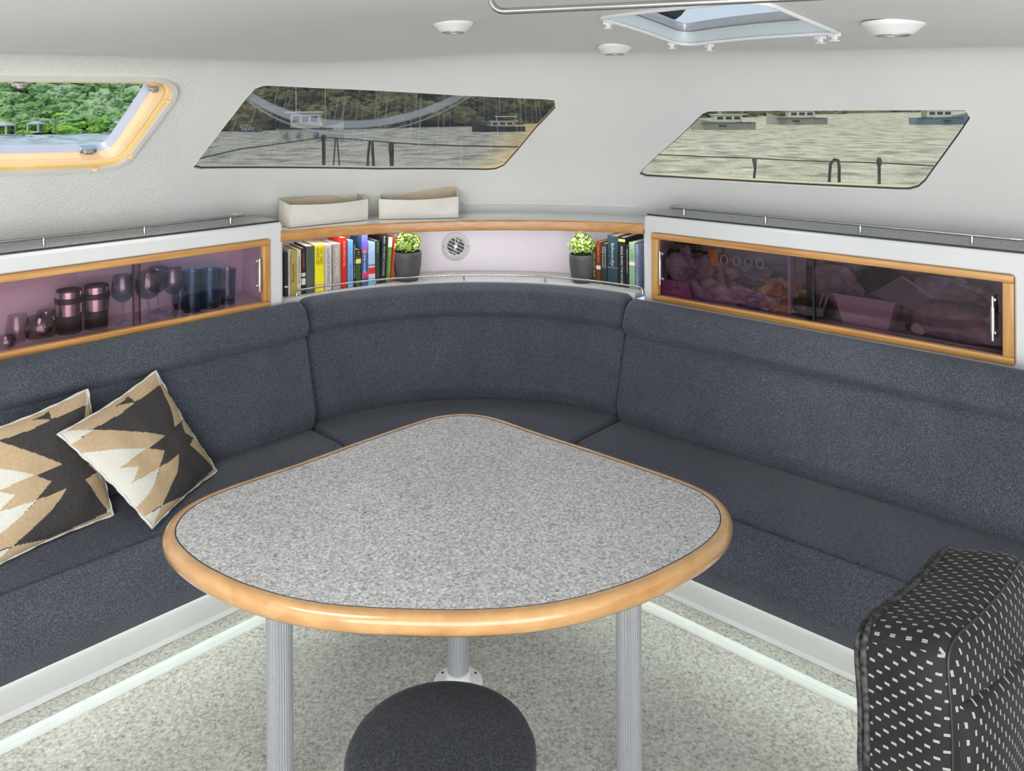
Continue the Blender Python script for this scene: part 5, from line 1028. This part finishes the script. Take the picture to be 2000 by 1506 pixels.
crumple('plastic_bag', 'grey plastic bag bunched up under the white rings', 'bag', 1445, 545, -2.82, 90, 60, 0.045, m_bag, 4, GP, amp=1.0)
crumple('plastic_bag', 'lilac crinkled bag in front of the red ribbon bow', 'bag', 1478, 592, -2.775, 80, 45, 0.035, m_bag2, 5, GP, amp=1.0)
crumple('plastic_bag', 'orange and clear crinkled bag in the middle of the cupboard', 'bag', 1520, 568, -2.80, 60, 46, 0.035, m_bag3, 6, GP, amp=0.8)
crumple('plastic_bag', 'long orange-pink bag on the cupboard floor', 'bag', 1520, 603, -2.76, 60, 24, 0.025, m_bag3, 7, GP, amp=0.7)
crumple('cloth_bundle', 'dark green bundle beside the milky tub', 'cloth', 1583, 605, -2.78, 56, 50, 0.04, m_bag5, 8, None, amp=0.7)
crumple('red_pompom', 'small dull red ball lying beside the green bundle', 'ball', 1570, 603, -2.745, 17, 18, 0.008, M('dull_red', srgb(190, 70, 66), 0.7, var=0.3, scale=60), 9, None, amp=0.15)
crumple('fabric_bag', 'big grey bag heaped at the back behind the milky tub', 'bag', 1620, 555, -2.86, 110, 80, 0.03, m_bag, 10, None, amp=0.4)
crumple('zip_pouch', 'mauve padded pouch standing behind the right door handle', 'pouch', 1870, 632, -2.79, 150, 84, 0.045, m_zip, 11, None, amp=0.25, fr=1.6)
crumple('plastic_bag', 'dim grey bag stuffed on top of the mauve pouch', 'bag', 1850, 575, -2.83, 130, 60, 0.04, m_bag, 12, GP, amp=0.6)
crumple('plastic_bag', 'dark bag hanging over the rim of the tub', 'bag', 1715, 548, -2.83, 60, 44, 0.035, m_bag4, 13, GP, amp=0.6)
crumple('tissue_ball', 'little pale scrap between tub and mauve pouch', 'tissue', 1795, 642, -2.76, 22, 20, 0.010, m_cream, 14, None, amp=0.5)
# pink card with handwriting, leaning inside the left end
def sheet(name, label, cat, corners, t, mt, thick=0.0015, words=None, grp=None):
    P = [pR(x, y, t if np.isscalar(t) else t[i]) for i, (x, y) in enumerate(corners)]; P = [np.array([p[0], p[1], max(p[2], ZFR + 0.001)]) for p in P]
    n_ = np.cross(P[1] - P[0], P[2] - P[0]); n_ /= np.linalg.norm(n_); n_ = n_ if n_ @ N3R > 0 else -n_; T = thing(name, label, cat, np.mean(P, axis=0), grp); k = len(P)
    v = P + [p - n_ * thick for p in P]; f = [tuple(range(k)), tuple(range(k, 2 * k))[::-1]] + [(i, (i + 1) % k, (i + 1) % k + k, i + k) for i in range(k)]; put('card', v, f, mt, T)
    if words: c = np.mean(P, axis=0) + n_ * 0.0008 + UPV * words[2]; lettering('handwriting', words[0], words[1], c, -D3R, UPV, m_black, T)
    return T
cd = sheet('pink_card', 'pink card with small handwriting in the left corner of the cluttered cupboard', 'card', [(1293, 546), (1300, 545), (1340, 552), (1346, 558), (1352, 590), (1293, 582)], -2.722, m_pink, words=('AREA', 0.014, -0.006))
pm = pR(1322, 557, -2.7215); put('pen_mark', *box(pm, (0.0022, 0.001, 0.022), [D3R, N3R, UPV]), m_black, cd)
sheet('orange_tag', 'orange card tag hanging left of the white rings', 'tag', [(1384, 489), (1402, 490), (1403, 518), (1394, 520), (1377, 516)], -2.78, m_orange)
for i_, (x, y) in enumerate(((1414, 507), (1438.5, 509), (1461.5, 512.5), (1483.5, 515))):
    c = pR(x, y, -2.755); k = c[1] / F; v, f = tube([c + D3R * 7.2 * k * math.cos(a) + UPV * 9 * k * math.sin(a) for a in np.linspace(0, 6.283, 25)[:-1]], 0.0026, 8, closed=True)
    o = put('white_ring', v, f, m_white, smooth=True, origin=c); tag(o, ('white oval ring beside the orange tag', 'white oval ring, second from the orange tag', 'white oval ring, third from the orange tag', 'white oval ring farthest from the orange tag')[i_], 'ring', 'white rings in the cluttered cupboard')
# red ribbon bow
c = pR(1450, 566, -2.757); T = thing('ribbon_bow', 'red spiky ribbon bow among the plastic bags', 'bow', c)
rnd = random.Random(4)
for k in range(9):
    a = k * 0.7 + 0.2; d = D3R * math.cos(a) + UPV * math.sin(a); L_ = rnd.uniform(0.022, 0.042); s_ = np.cross(d, N3R); q = [c, c + d * L_ * .5 + s_ * 0.006 + N3R * 0.006, c + d * L_, c + d * L_ * .5 - s_ * 0.006 - N3R * 0.002]; put('ribbon_loop', q + [p - N3R * 0.0012 for p in q], [(0, 1, 2, 3), (7, 6, 5, 4), (0, 4, 5, 1), (1, 5, 6, 2), (2, 6, 7, 3), (3, 7, 4, 0)], m_red, T)
for i_, q in enumerate(([(1404, 556), (1416, 552), (1436, 578), (1428, 584)], [(1390, 560), (1440, 532), (1444, 538), (1400, 570)], [(1458, 575), (1486, 570), (1490, 580), (1462, 592)])):
    sheet('paper_scrap', ('pale scrap of paper lying by the red bow', 'long grey strip of paper slanting up to the rings', 'crumpled pale scrap right of the red bow')[i_], 'paper', q, -2.735, [m_cream, m_sheet, m_bag2][i_], grp='paper scraps in the cluttered cupboard')
# tub
a, b = pR(1624, 572, -2.735), pR(1750, 585, -2.735); d = (b - a); d[2] = 0; W2 = np.linalg.norm(d); d /= W2
T = thing('plastic_tub', 'milky plastic tub in the middle of the right cupboard', 'tub', ((a + b) / 2)[:2].tolist() + [ZFR])
ht = a[2] - ZFR; oc = (a + b) / 2 - N3R * 0.065; tub = lambda i, z, e: [np.array([*(oc + d * sx_ * (W2 / 2 - i) + N3R * sy_ * (0.065 - i * 0.6))[:2], z]) for sx_, sy_ in ((-1, -1), (1, -1), (1, 1), (-1, 1))]
v, f = loft([tub(0.030, ZFR + 0.001, 0), tub(0.006, ZFR + ht * 0.94, 0)], cap0=True); put('body', v, f, m_tub, T)
v, f = loft([tub(0.006, ZFR + ht * 0.94, 0), tub(-0.002, ZFR + ht * 0.94, 0), tub(-0.002, ZFR + ht, 0), tub(0.006, ZFR + ht, 0), tub(0.008, ZFR + ht * 0.94, 0)]); put('rim', v, f, m_tub, T)
put('moulded_line', *box(oc + N3R * 0.0535 + np.array([0, 0, ZFR + ht * 0.3 - oc[2]]), (W2 * 0.55, 0.002, 0.003), [d, N3R, UPV]), m_white, T)
sheet('paper_sheet', 'grey sheet of paper tilted over the milky tub', 'paper', [(1700, 575), (1762, 538), (1828, 585), (1785, 605)], (-2.76, -2.82, -2.80, -2.73), m_sheet)
sheet('paper_sheet', 'thin pale strip slanting across the tilted grey sheet', 'paper', [(1758, 540), (1763, 539), (1826, 580), (1822, 584)], -2.745, m_bag2)
for i_, x in enumerate((1596, 1606)):
    c0, c1 = pR(x + 12, 573, -2.765), pR(x - 2, 618, -2.765); v, f = tube([c0, c1], 0.0035, 8); tag(put('metal_stick', v, f, m_alu, smooth=True, origin=c1), ('slim metal stick leaning by the tub, left one', 'slim metal stick leaning by the tub, right one')[i_], 'stick', 'slim metal sticks')
put('partition', *box(pR(1556, 540, -2.80) * np.array([1, 1, 0]) + np.array([0, 0, 0.994]), (0.008, 0.13, 0.215), [D3R, N3R, UPV]), m_gel, crr)
# ------------------------------------------------------------------ outside: water, shore, hillside, boats
SEA = -1.48
def mat_water():
    k = NM('bay_water'); p = k.n('BsdfPrincipled', i_Roughness=0.34); p.inputs['Base Color'].default_value = (0.30, 0.32, 0.29, 1); p.inputs['Specular IOR Level'].default_value = 0.5
    co = k.n('TexCoord'); mp = k.n('Mapping'); mp.inputs['Scale'].default_value = (1.0, 0.75, 1); k.l(co.outputs['Object'], mp.inputs[0])
    n = k.n('TexNoise', i_Scale=1.0, i_Detail=5.0, i_Roughness=0.6, i_Distortion=0.5); k.l(mp.outputs[0], n.inputs['Vector'])
    b = k.n('Bump', i_Strength=1.0, i_Distance=1.3); k.l(n.outputs['Fac'], b.inputs['Height']); k.l(b.outputs[0], p.inputs['Normal'])
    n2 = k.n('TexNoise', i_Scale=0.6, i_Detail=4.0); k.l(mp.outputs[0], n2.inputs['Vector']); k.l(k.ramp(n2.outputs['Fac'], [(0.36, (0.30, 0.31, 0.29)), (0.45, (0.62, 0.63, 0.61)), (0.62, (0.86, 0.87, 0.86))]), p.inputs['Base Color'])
    k.l(p.outputs[0], k.out.inputs[0]); return k.m
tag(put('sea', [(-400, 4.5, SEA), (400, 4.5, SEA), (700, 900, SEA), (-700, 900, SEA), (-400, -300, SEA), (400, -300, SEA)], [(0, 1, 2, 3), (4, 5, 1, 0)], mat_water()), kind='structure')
shore = np.array([(-150, 50), (-90, 80), (-53, 86), (-30, 96), (-9, 108), (30, 150), (80, 200), (160, 260), (320, 330)], float)
shn = []
for i in range(len(shore)):
    d = shore[min(i + 1, len(shore) - 1)] - shore[max(i - 1, 0)]; d /= np.linalg.norm(d); shn.append(np.array([-d[1], d[0]]))
shn = np.array(shn)
def hill(a, dd):
    i = min(int(a), len(shore) - 2); q = a - i; p = shore[i] * (1 - q) + shore[i + 1] * q; n_ = shn[i] * (1 - q) + shn[i + 1] * q; n_ /= np.linalg.norm(n_); w = p + n_ * dd
    h = SEA - 0.3 + 0.5 * min(dd, 1.5) + 0.36 * max(dd - 1.5, 0) + 1.2 * noise.noise(Vector((w[0] * .06, w[1] * .06, 0))) * min(1, dd / 8)
    h = h if h < 5 else 5 + 3.2 * (1 - math.exp(-(h - 5) / 3.2))
    return np.array([w[0], w[1], h])
av = np.linspace(0, len(shore) - 1.001, 120); dv = np.concatenate([np.linspace(-1, 30, 26), np.linspace(36, 140, 16)])
HP = [[hill(a, d) for a in av] for d in dv]; v, f = loft(HP, closed_loop=False)
m_hill = M('scrub_ground', srgb(92, 100, 66), 0.9, var=0.35, scale=0.25, detail=6, bump=1.0, bscale=2.0)
tag(put('hill', v, f, m_hill, smooth=True), kind='structure')
def mat_shrub(name, a, b):
    k = NM(name); p = k.n('BsdfPrincipled', i_Roughness=0.8); p.inputs['Specular IOR Level'].default_value = 0.2; oi = k.n('ObjectInfo'); co = k.n('TexCoord'); n = k.n('TexNoise', i_Scale=2.2, i_Detail=5.0); k.l(co.outputs['Object'], n.inputs['Vector'])
    q = k.math('ADD', k.math('MULTIPLY', oi.outputs['Random'], 0.62), k.math('MULTIPLY', n.outputs['Fac'], 0.4)); k.l(k.ramp(q, [(0.12, a[0]), (0.45, a[1]), (0.72, b[0]), (0.95, b[1])]), p.inputs['Base Color'])
    bp = k.n('Bump', i_Strength=1.0, i_Distance=0.12); n2 = k.n('TexNoise', i_Scale=9.0, i_Detail=3.0); k.l(co.outputs['Object'], n2.inputs['Vector']); k.l(n2.outputs['Fac'], bp.inputs['Height']); k.l(bp.outputs[0], p.inputs['Normal']); k.l(p.outputs[0], k.out.inputs[0]); return k.m
m_sh = mat_shrub('scrub_foliage', (srgb(104, 136, 84), srgb(146, 174, 108)), (srgb(176, 196, 138), srgb(186, 188, 168)))
m_sh2 = mat_shrub('lush_foliage', (srgb(122, 170, 70), srgb(156, 198, 86)), (srgb(176, 210, 104), srgb(196, 214, 130)))
m_sh3 = mat_shrub('dry_foliage', (srgb(74, 80, 58), srgb(104, 106, 78)), (srgb(126, 122, 92), srgb(138, 132, 108)))
m_trunk = M('grey_bark', (0.30, 0.27, 0.23), 0.9)
def shrub_mesh(seed, sub, mt):
    bm = bmesh.new(); bmesh.ops.create_icosphere(bm, subdivisions=sub, radius=1.0); o_ = Vector((seed * 5.1, seed * 2.3, seed))
    for q in bm.verts:
        n_ = q.co.normalized(); q.co = n_ * (1 + 0.42 * noise.noise(n_ * 1.9 + o_) + 0.26 * noise.noise(n_ * 4.8 + o_) + 0.12 * noise.noise(n_ * 11 + o_)); q.co.z *= 0.78
    me = bpy.data.meshes.new('shrub'); bm.to_mesh(me); bm.free(); me.materials.append(mt); return me
near_m = [shrub_mesh(i, 4, m_sh) for i in range(4)]; lush_m = [shrub_mesh(i + 9, 4, m_sh2) for i in range(2)]; dry_m = [shrub_mesh(i + 17, 4, m_sh3) for i in range(3)]
rnd = random.Random(21); cnt = 0
def shrub(me, p, s_, lab, grp):
    o = bpy.data.objects.new('shrub', me); COL.objects.link(o); o.location = tuple(p); o.rotation_euler = (rnd.uniform(-.2, .2), rnd.uniform(-.2, .2), rnd.uniform(0, 6.28)); o.scale = (s_ * rnd.uniform(.9, 1.25), s_ * rnd.uniform(.9, 1.25), s_ * rnd.uniform(.8, 1.1)); tag(o, lab, 'shrub', grp)
def spread(a0, a1, d0, d1, step, size, meshes, lab, grp, rows_mult=1.0):
    d = d0
    while d < d1:
        p0, p1 = hill(a0, d), hill(a1, d); n_ = max(1, int(np.linalg.norm(p1 - p0) / step))
        for i in range(n_):
            a = a0 + (a1 - a0) * (i + rnd.uniform(0.1, 0.9)) / n_; p = hill(a, d + rnd.uniform(-.4, .4) * step); s_ = size * rnd.uniform(0.65, 1.25); shrub(rnd.choice(meshes), p + np.array([0, 0, s_ * 0.35]), s_, lab, grp)
        d += step * 0.92 * rows_mult
GS = 'shrubs on the hillside'
spread(1.55, 2.60, 0.9, 2.4, 1.35, 0.75, lush_m, 'bright green shrub at the water edge below the hillside', 'waterside shrubs')
spread(1.50, 2.62, 3.0, 17.5, 1.85, 1.15, near_m, 'round green shrub growing on the hillside seen through the open hatch', GS)
spread(2.62, 4.25, 1.2, 15.5, 3.1, 1.95, dry_m, 'dull olive shrub on the shore seen through the dark middle window', 'shrubs on the far shore')
spread(4.3, 6.5, 2.0, 6.0, 7.5, 2.8, dry_m, 'dull olive shrub on the distant shore seen through the right-hand window', 'shrubs on the distant shore')
# rocks on the waterline
m_rock = M('grey_rock', (0.25, 0.25, 0.24), 0.9, var=0.4, scale=3)
rk = shrub_mesh(33, 2, m_rock)
for i_, px in enumerate((6, 17, 29, 40, 205, 222, 60, 100)):
    p = atz(px, 266 if px < 50 else (262 if px > 150 else 268), SEA); o = bpy.data.objects.new('rock', rk); COL.objects.link(o); o.location = tuple(p); s_ = 0.45 if px < 50 else (0.5 if px > 150 else 0.22); o.scale = (s_, s_, s_ * 0.6); o.rotation_euler = (0, 0, i_); tag(o, 'grey rock at the waterline seen through the open hatch', 'rock', 'rocks at the waterline')
# pavilions, palm, dock
m_roof = M('grey_shingle_roof', (0.50, 0.50, 0.50), 0.8, var=0.15); m_post = M('pale_timber', (0.66, 0.62, 0.50), 0.7)
def pavilion(label, px, py_eave, wpx, dist, hpost):
    c = aty(px, py_eave, dist); w = wpx * dist / F; T = thing('pavilion', label, 'pavilion', (c[0], c[1], c[2] - hpost), 'shore pavilions')
    e = [c + np.array([x * w / 2, y * w / 2, 0]) for x, y in ((-1, -1), (1, -1), (1, 1), (-1, 1))]; ap = c + np.array([0, 0, w * 0.28]); put('roof', e + [q + np.array([0, 0, 0.12]) for q in e] + [ap], [(0, 3, 2, 1), (0, 1, 5, 4), (1, 2, 6, 5), (2, 3, 7, 6), (3, 0, 4, 7), (4, 5, 8), (5, 6, 8), (6, 7, 8), (7, 4, 8)], m_roof, T)
    for q in e: qq = c + (q - c) * 0.86; put('post', *box(qq - np.array([0, 0, hpost / 2]), (0.14, 0.14, hpost)), m_post, T)
    put('deck', *box(c - np.array([0, 0, hpost]), (w * 0.9, w * 0.9, 0.15)), m_post, T)
pavilion('small grey-roofed pavilion at the shore, lower of the two in the middle', 70, 243, 24, 87.6, 0.8)
pavilion('small grey-roofed pavilion a little higher up the slope', 80, 229, 26, 93, 0.7)
pavilion('grey-roofed pavilion at the very left edge above the dock', 6, 246, 34, 86.5, 1.0)
c = aty(108, 246, 85.5); T = thing('palm_tree', 'small bright palm tree beside the shore pavilions', 'palm', c)
v, f = tube([c + np.array([0, 0, z]) for z in (-0.6, 0.3, 0.8)], [0.08, 0.07, 0.06], 8); put('trunk', v, f, m_trunk, T)
for k in range(14):
    a = k * 2.4; u = 0.45 + 0.5 * ((k * 7) % 5) / 5; d = np.array([math.cos(a), math.sin(a), 0]); s_ = np.array([-d[1], d[0], 0]); L = []
    for q in np.linspace(0, 1, 6): p = c + np.array([0, 0, 0.8]) + d * q * 1.35 + np.array([0, 0, u * math.sin(q * 2.4) * 0.95]); w_ = 0.26 * math.sin(0.25 + q * 2.7); L.append([p - s_ * w_ - np.array([0, 0, w_ * .5]), p, p + s_ * w_ - np.array([0, 0, w_ * .5])])
    v, f = loft(L, closed_loop=False); put('frond', v, f, m_sh2, T)
# dead tree
c = aty(148, 220, 92); T = thing('bare_tree', 'pale bare forked tree among the green shrubs', 'tree', c)
for d in ((-0.5, 0, 0.9), (0.55, 0, 0.8), (0.05, 0.1, -1.0)): v, f = tube([c, c + np.array(d)], [0.09, 0.03], 6); put('branch', v, f, M('bleached_wood', (0.62, 0.60, 0.55), 0.8), T)
# white roll bar of a neighbouring boat
m_bw = M('boat_white', (0.72, 0.74, 0.75), 0.3, var=0.03); m_bg = M('boat_grey', (0.36, 0.38, 0.40), 0.5, var=0.1); m_bd = M('boat_window', (0.03, 0.035, 0.045), 0.15)
m_bb = M('boat_blue', (0.16, 0.26, 0.40), 0.4)
def boat(label, px, py, wpx, head, style, col, hh=1.0):
    c = atz(px, py, SEA); L = wpx * c[1] / F; T = thing('boat', label, 'boat', c, 'moored boats'); X = np.array([math.cos(head), math.sin(head), 0]); Yv = np.array([-X[1], X[0], 0]); wd = L * 0.30; H = L * 0.17 * hh
    def sec(x, k): return [c + X * x + Yv * y * wd * k + np.array([0, 0, z]) for y, z in ((-0.5, H), (-0.42, 0.0), (0.42, 0.0), (0.5, H))]
    S_ = [(-0.5, .9, 0), (-0.2, 1, 0), (0.2, .95, .02), (0.42, .55, .06), (0.53, .05, .10)]
    v, f = loft([[p + np.array([0, 0, (b * L if i in (0, 3) else 0)]) for i, p in enumerate(sec(x * L, k))] for x, k, b in S_], cap0=True, cap1=True); put('hull', v, f, col, T)
    put('deck', [c + X * x * L + Yv * s_ * k * wd * 0.5 + np.array([0, 0, H + b * L]) for x, k, b in S_ for s_ in (-1, 1)], [(2 * i, 2 * i + 1, 2 * i + 3, 2 * i + 2) for i in range(len(S_) - 1)], m_bw, T)
    put('rub_rail', *box(c + np.array([0, 0, H * 0.96]) - X * 0.05 * L, (L * 0.86, wd * 1.03, H * 0.08), [X, Yv, UPV]), m_bd, T)
    cb = put('cabin', *box(c + X * L * (-0.06) + np.array([0, 0, H + H * 0.55]), (L * 0.46, wd * 0.72, H * 1.1), [X, Yv, UPV], 0.04 * L * 0.3), m_bw, T, smooth=True, sharp=35)
    for q in (-0.20, -0.06, 0.08): put('cabin_window', *box(c + X * L * q + np.array([0, 0, H + H * 0.68]), (L * 0.10, wd * 0.74, H * 0.42), [X, Yv, UPV]), m_bd, cb)
    put('roof', *box(c + X * L * (-0.09) + np.array([0, 0, H * 2.18]), (L * 0.58, wd * 0.82, H * 0.12), [X, Yv, UPV], 0.05), m_bw, T, smooth=True, sharp=35)
    if style == 'fly':
        for q in (-0.3, 0.05): put('roof_post', *box(c + X * L * q + np.array([0, 0, H * 2.65]), (0.05, wd * 0.6, H * 0.9), [X, Yv, UPV]), m_bg, T)
        put('bimini', *box(c + X * L * (-0.14) + np.array([0, 0, H * 3.12]), (L * 0.44, wd * 0.7, H * 0.14), [X, Yv, UPV], 0.03), m_bw, T, smooth=True, sharp=35); put('hull_window', *box(c + X * L * 0.05 + np.array([0, 0, H * 0.55]), (L * 0.12, wd * 1.0, H * 0.22), [X, Yv, UPV]), m_bd, T)
    else:
        v, f = tube([c - X * L * 0.22 + np.array([0, 0, H]), c - X * L * 0.22 + np.array([0, 0, H * 5.2])], 0.035, 8); put('mast', v, f, m_bw, T); v, f = tube([c + X * L * 0.24 + np.array([0, 0, H]), c + X * L * 0.24 + np.array([0, 0, H * 4.4])], 0.022, 8); put('antenna', v, f, m_bw, T)
        for q in (-0.36, -0.16, 0.12): v, f = lathe([(0, -.3), (0.16, -.25), (0.2, 0), (0.16, .25), (0, .3)], c + X * L * q - Yv * wd * 0.56 + np.array([0, 0, H * 0.5]), 12, cap=False); put('fender', v, f, [m_bg, m_bb, m_bg][int(q * 10) % 3], T, smooth=True)
        put('yellow_float', *lathe([(0, -.22), (0.18, -.1), (0.18, .1), (0, .22)], c + X * L * 0.2 - Yv * wd * 0.52 + np.array([0, 0, H * 1.25]), 10, cap=False), M('yellow_buoy', (0.8, 0.66, 0.12), 0.5), T, smooth=True)
boat('white workboat with a mast seen through the dark middle window', 606, 276, 122, math.radians(4), 'work', m_bw, 1.25)
boat('grey motor yacht nearest in the right-hand window', 1412, 253, 120, math.radians(184), 'fly', m_bg, 0.66)
boat('grey motor yacht in the centre of the right-hand window', 1556, 243, 110, math.radians(178), 'fly', m_bg, 0.66)
boat('blue-hulled motor boat at the far end of the right-hand window', 1836, 243, 110, math.radians(2), 'fly', m_bb, 0.7)
boat('small dim boat near the glitter-tinted corner of the middle window', 975, 257, 100, math.radians(185), 'fly', m_bd, 0.55)
boat('low blue skiff left of the workboat in the middle window', 487, 258, 46, math.radians(5), 'fly', m_bb, 0.5)
c = aty(250, 262, 60); T = thing('boat_arch', 'white roll-bar arch of a neighbouring boat beside the hatch frame', 'boat arch', c)
v, f = loft([[aty(x, y, 60) + np.array([0, yy, 0]) for x, y, yy in q] for q in ([(224, 241, 0), (224, 237, 0), (224, 237, .8), (224, 241, .8)], [(238, 240, 0), (238, 235.5, 0), (238, 235.5, .8), (238, 240, .8)], [(252, 239, 0), (250, 235, 0), (250, 235, .8), (252, 239, .8)], [(262, 239, 0), (275, 235, 0), (275, 235, .8), (262, 239, .8)])], cap0=True, cap1=True); put('arch_top', v, f, m_bw, T)
v, f = tube([aty(x, y, 60.3) for x, y in ((232, 240), (241, 246), (246, 255), (246, 266), (244, 275))], 0.13, 8); put('arch_leg', v, f, m_bw, T)
# guard wires and stanchions of our own foredeck
ZG = 1.33; m_wire = M('dark_wire_rope', (0.03, 0.03, 0.032), 0.6)
gw = [atz(x, y, ZG) for x, y in ((384, 311), (470, 291), (560, 279), (632, 268))] + [atz(x, y, ZG) for x, y in ((722, 275), (800, 281), (900, 285), (1035, 287))]
T = thing('guard_wire', 'thin dark guard wire crossing outside the middle window', 'guard wire', gw[3], 'guard wires'); v, f = tube(gw, 0.0045, 6); put('wire', v, f, m_wire, T)
gw2 = [atz(x, y, ZG - 0.1) for x, y in ((1284, 302), (1380, 306), (1470, 309), (1560, 314), (1640, 316), (1717, 318), (1824, 324))]
T = thing('guard_wire', 'thin dark guard wire crossing outside the right-hand window', 'guard wire', gw2[3], 'guard wires'); v, f = tube(gw2, 0.0040, 6); put('wire', v, f, m_wire, T)
def stan(label, x, y, z, h, r=0.018):
    p = atz(x, y, z); T = thing('stanchion', label, 'stanchion', p - np.array([0, 0, h]), 'stanchions'); v, f = tube([p - np.array([0, 0, h]), p], r, 10); put('post', v, f, m_wire, T, smooth=True, sharp=50); v, f = lathe([(r * 1.5, -0.03), (r * 1.6, 0.0), (r, 0.02)], p, 10); put('cap', v, f, m_wire, T)
    v, f = lathe([(r * 2.4, 0.0), (r * 2, 0.01), (r * 1.3, 0.05)], p - np.array([0, 0, h]), 12); put('foot', v, f, m_wire, T)
stan('dark stanchion with a round cap outside the middle window', 632, 268, ZG, 0.775, 0.016); stan('dark stanchion outside the right-hand window', 1717, 314, ZG - 0.1, 0.64, 0.010)
def loop(label, pts, z, r):
    P = []; y0 = atz(*pts[len(pts) // 2], z)[1]; P = [aty(x, y, y0) for x, y in pts]; o = put('rope_loop', *tube(P, r, 8), m_wire, smooth=True, origin=P[0]); tag(o, label, 'rope', 'ropes on the guard wires')
loop('rope hung in a narrow loop just right of the stanchion', [(650, 345), (653, 300), (655, 270), (658, 270), (662, 310), (664, 345)], ZG, 0.006)
loop('rope loop in the middle of the middle window', [(717, 345), (719, 300), (722, 276), (727, 276), (728, 300), (731, 345)], ZG, 0.011)
loop('knotted rope hanging beside the middle window rope loop', [(765, 345), (763, 310), (761, 290), (762, 279), (766, 280), (767, 295), (766, 345)], ZG, 0.010)
loop('hanging rope end with a knot outside the right-hand window', [(1474, 366), (1473, 345), (1475, 330), (1471, 310), (1476, 310), (1475, 326)], ZG - 0.1, 0.009)
loop('thick inverted-U rope outside the right-hand window', [(1619, 380), (1620, 345), (1622, 320), (1630, 311), (1637, 313), (1639, 325), (1639, 380)], ZG - 0.1, 0.0105)
# foredeck outside the windows, just below the sight line
put_deck = put('deck', [(-3.4, 3.2, 0.62), (-1.6, 3.75, 0.62), (0.9, 3.9, 0.62), (3.0, 2.6, 0.62), (3.6, 3.2, 0.60), (1.6, 6.9, 0.55), (-2.2, 7.4, 0.55), (-4.6, 4.6, 0.60)], [(0, 1, 2, 3, 4, 5, 6, 7)], m_gel); tag(put_deck, kind='structure')
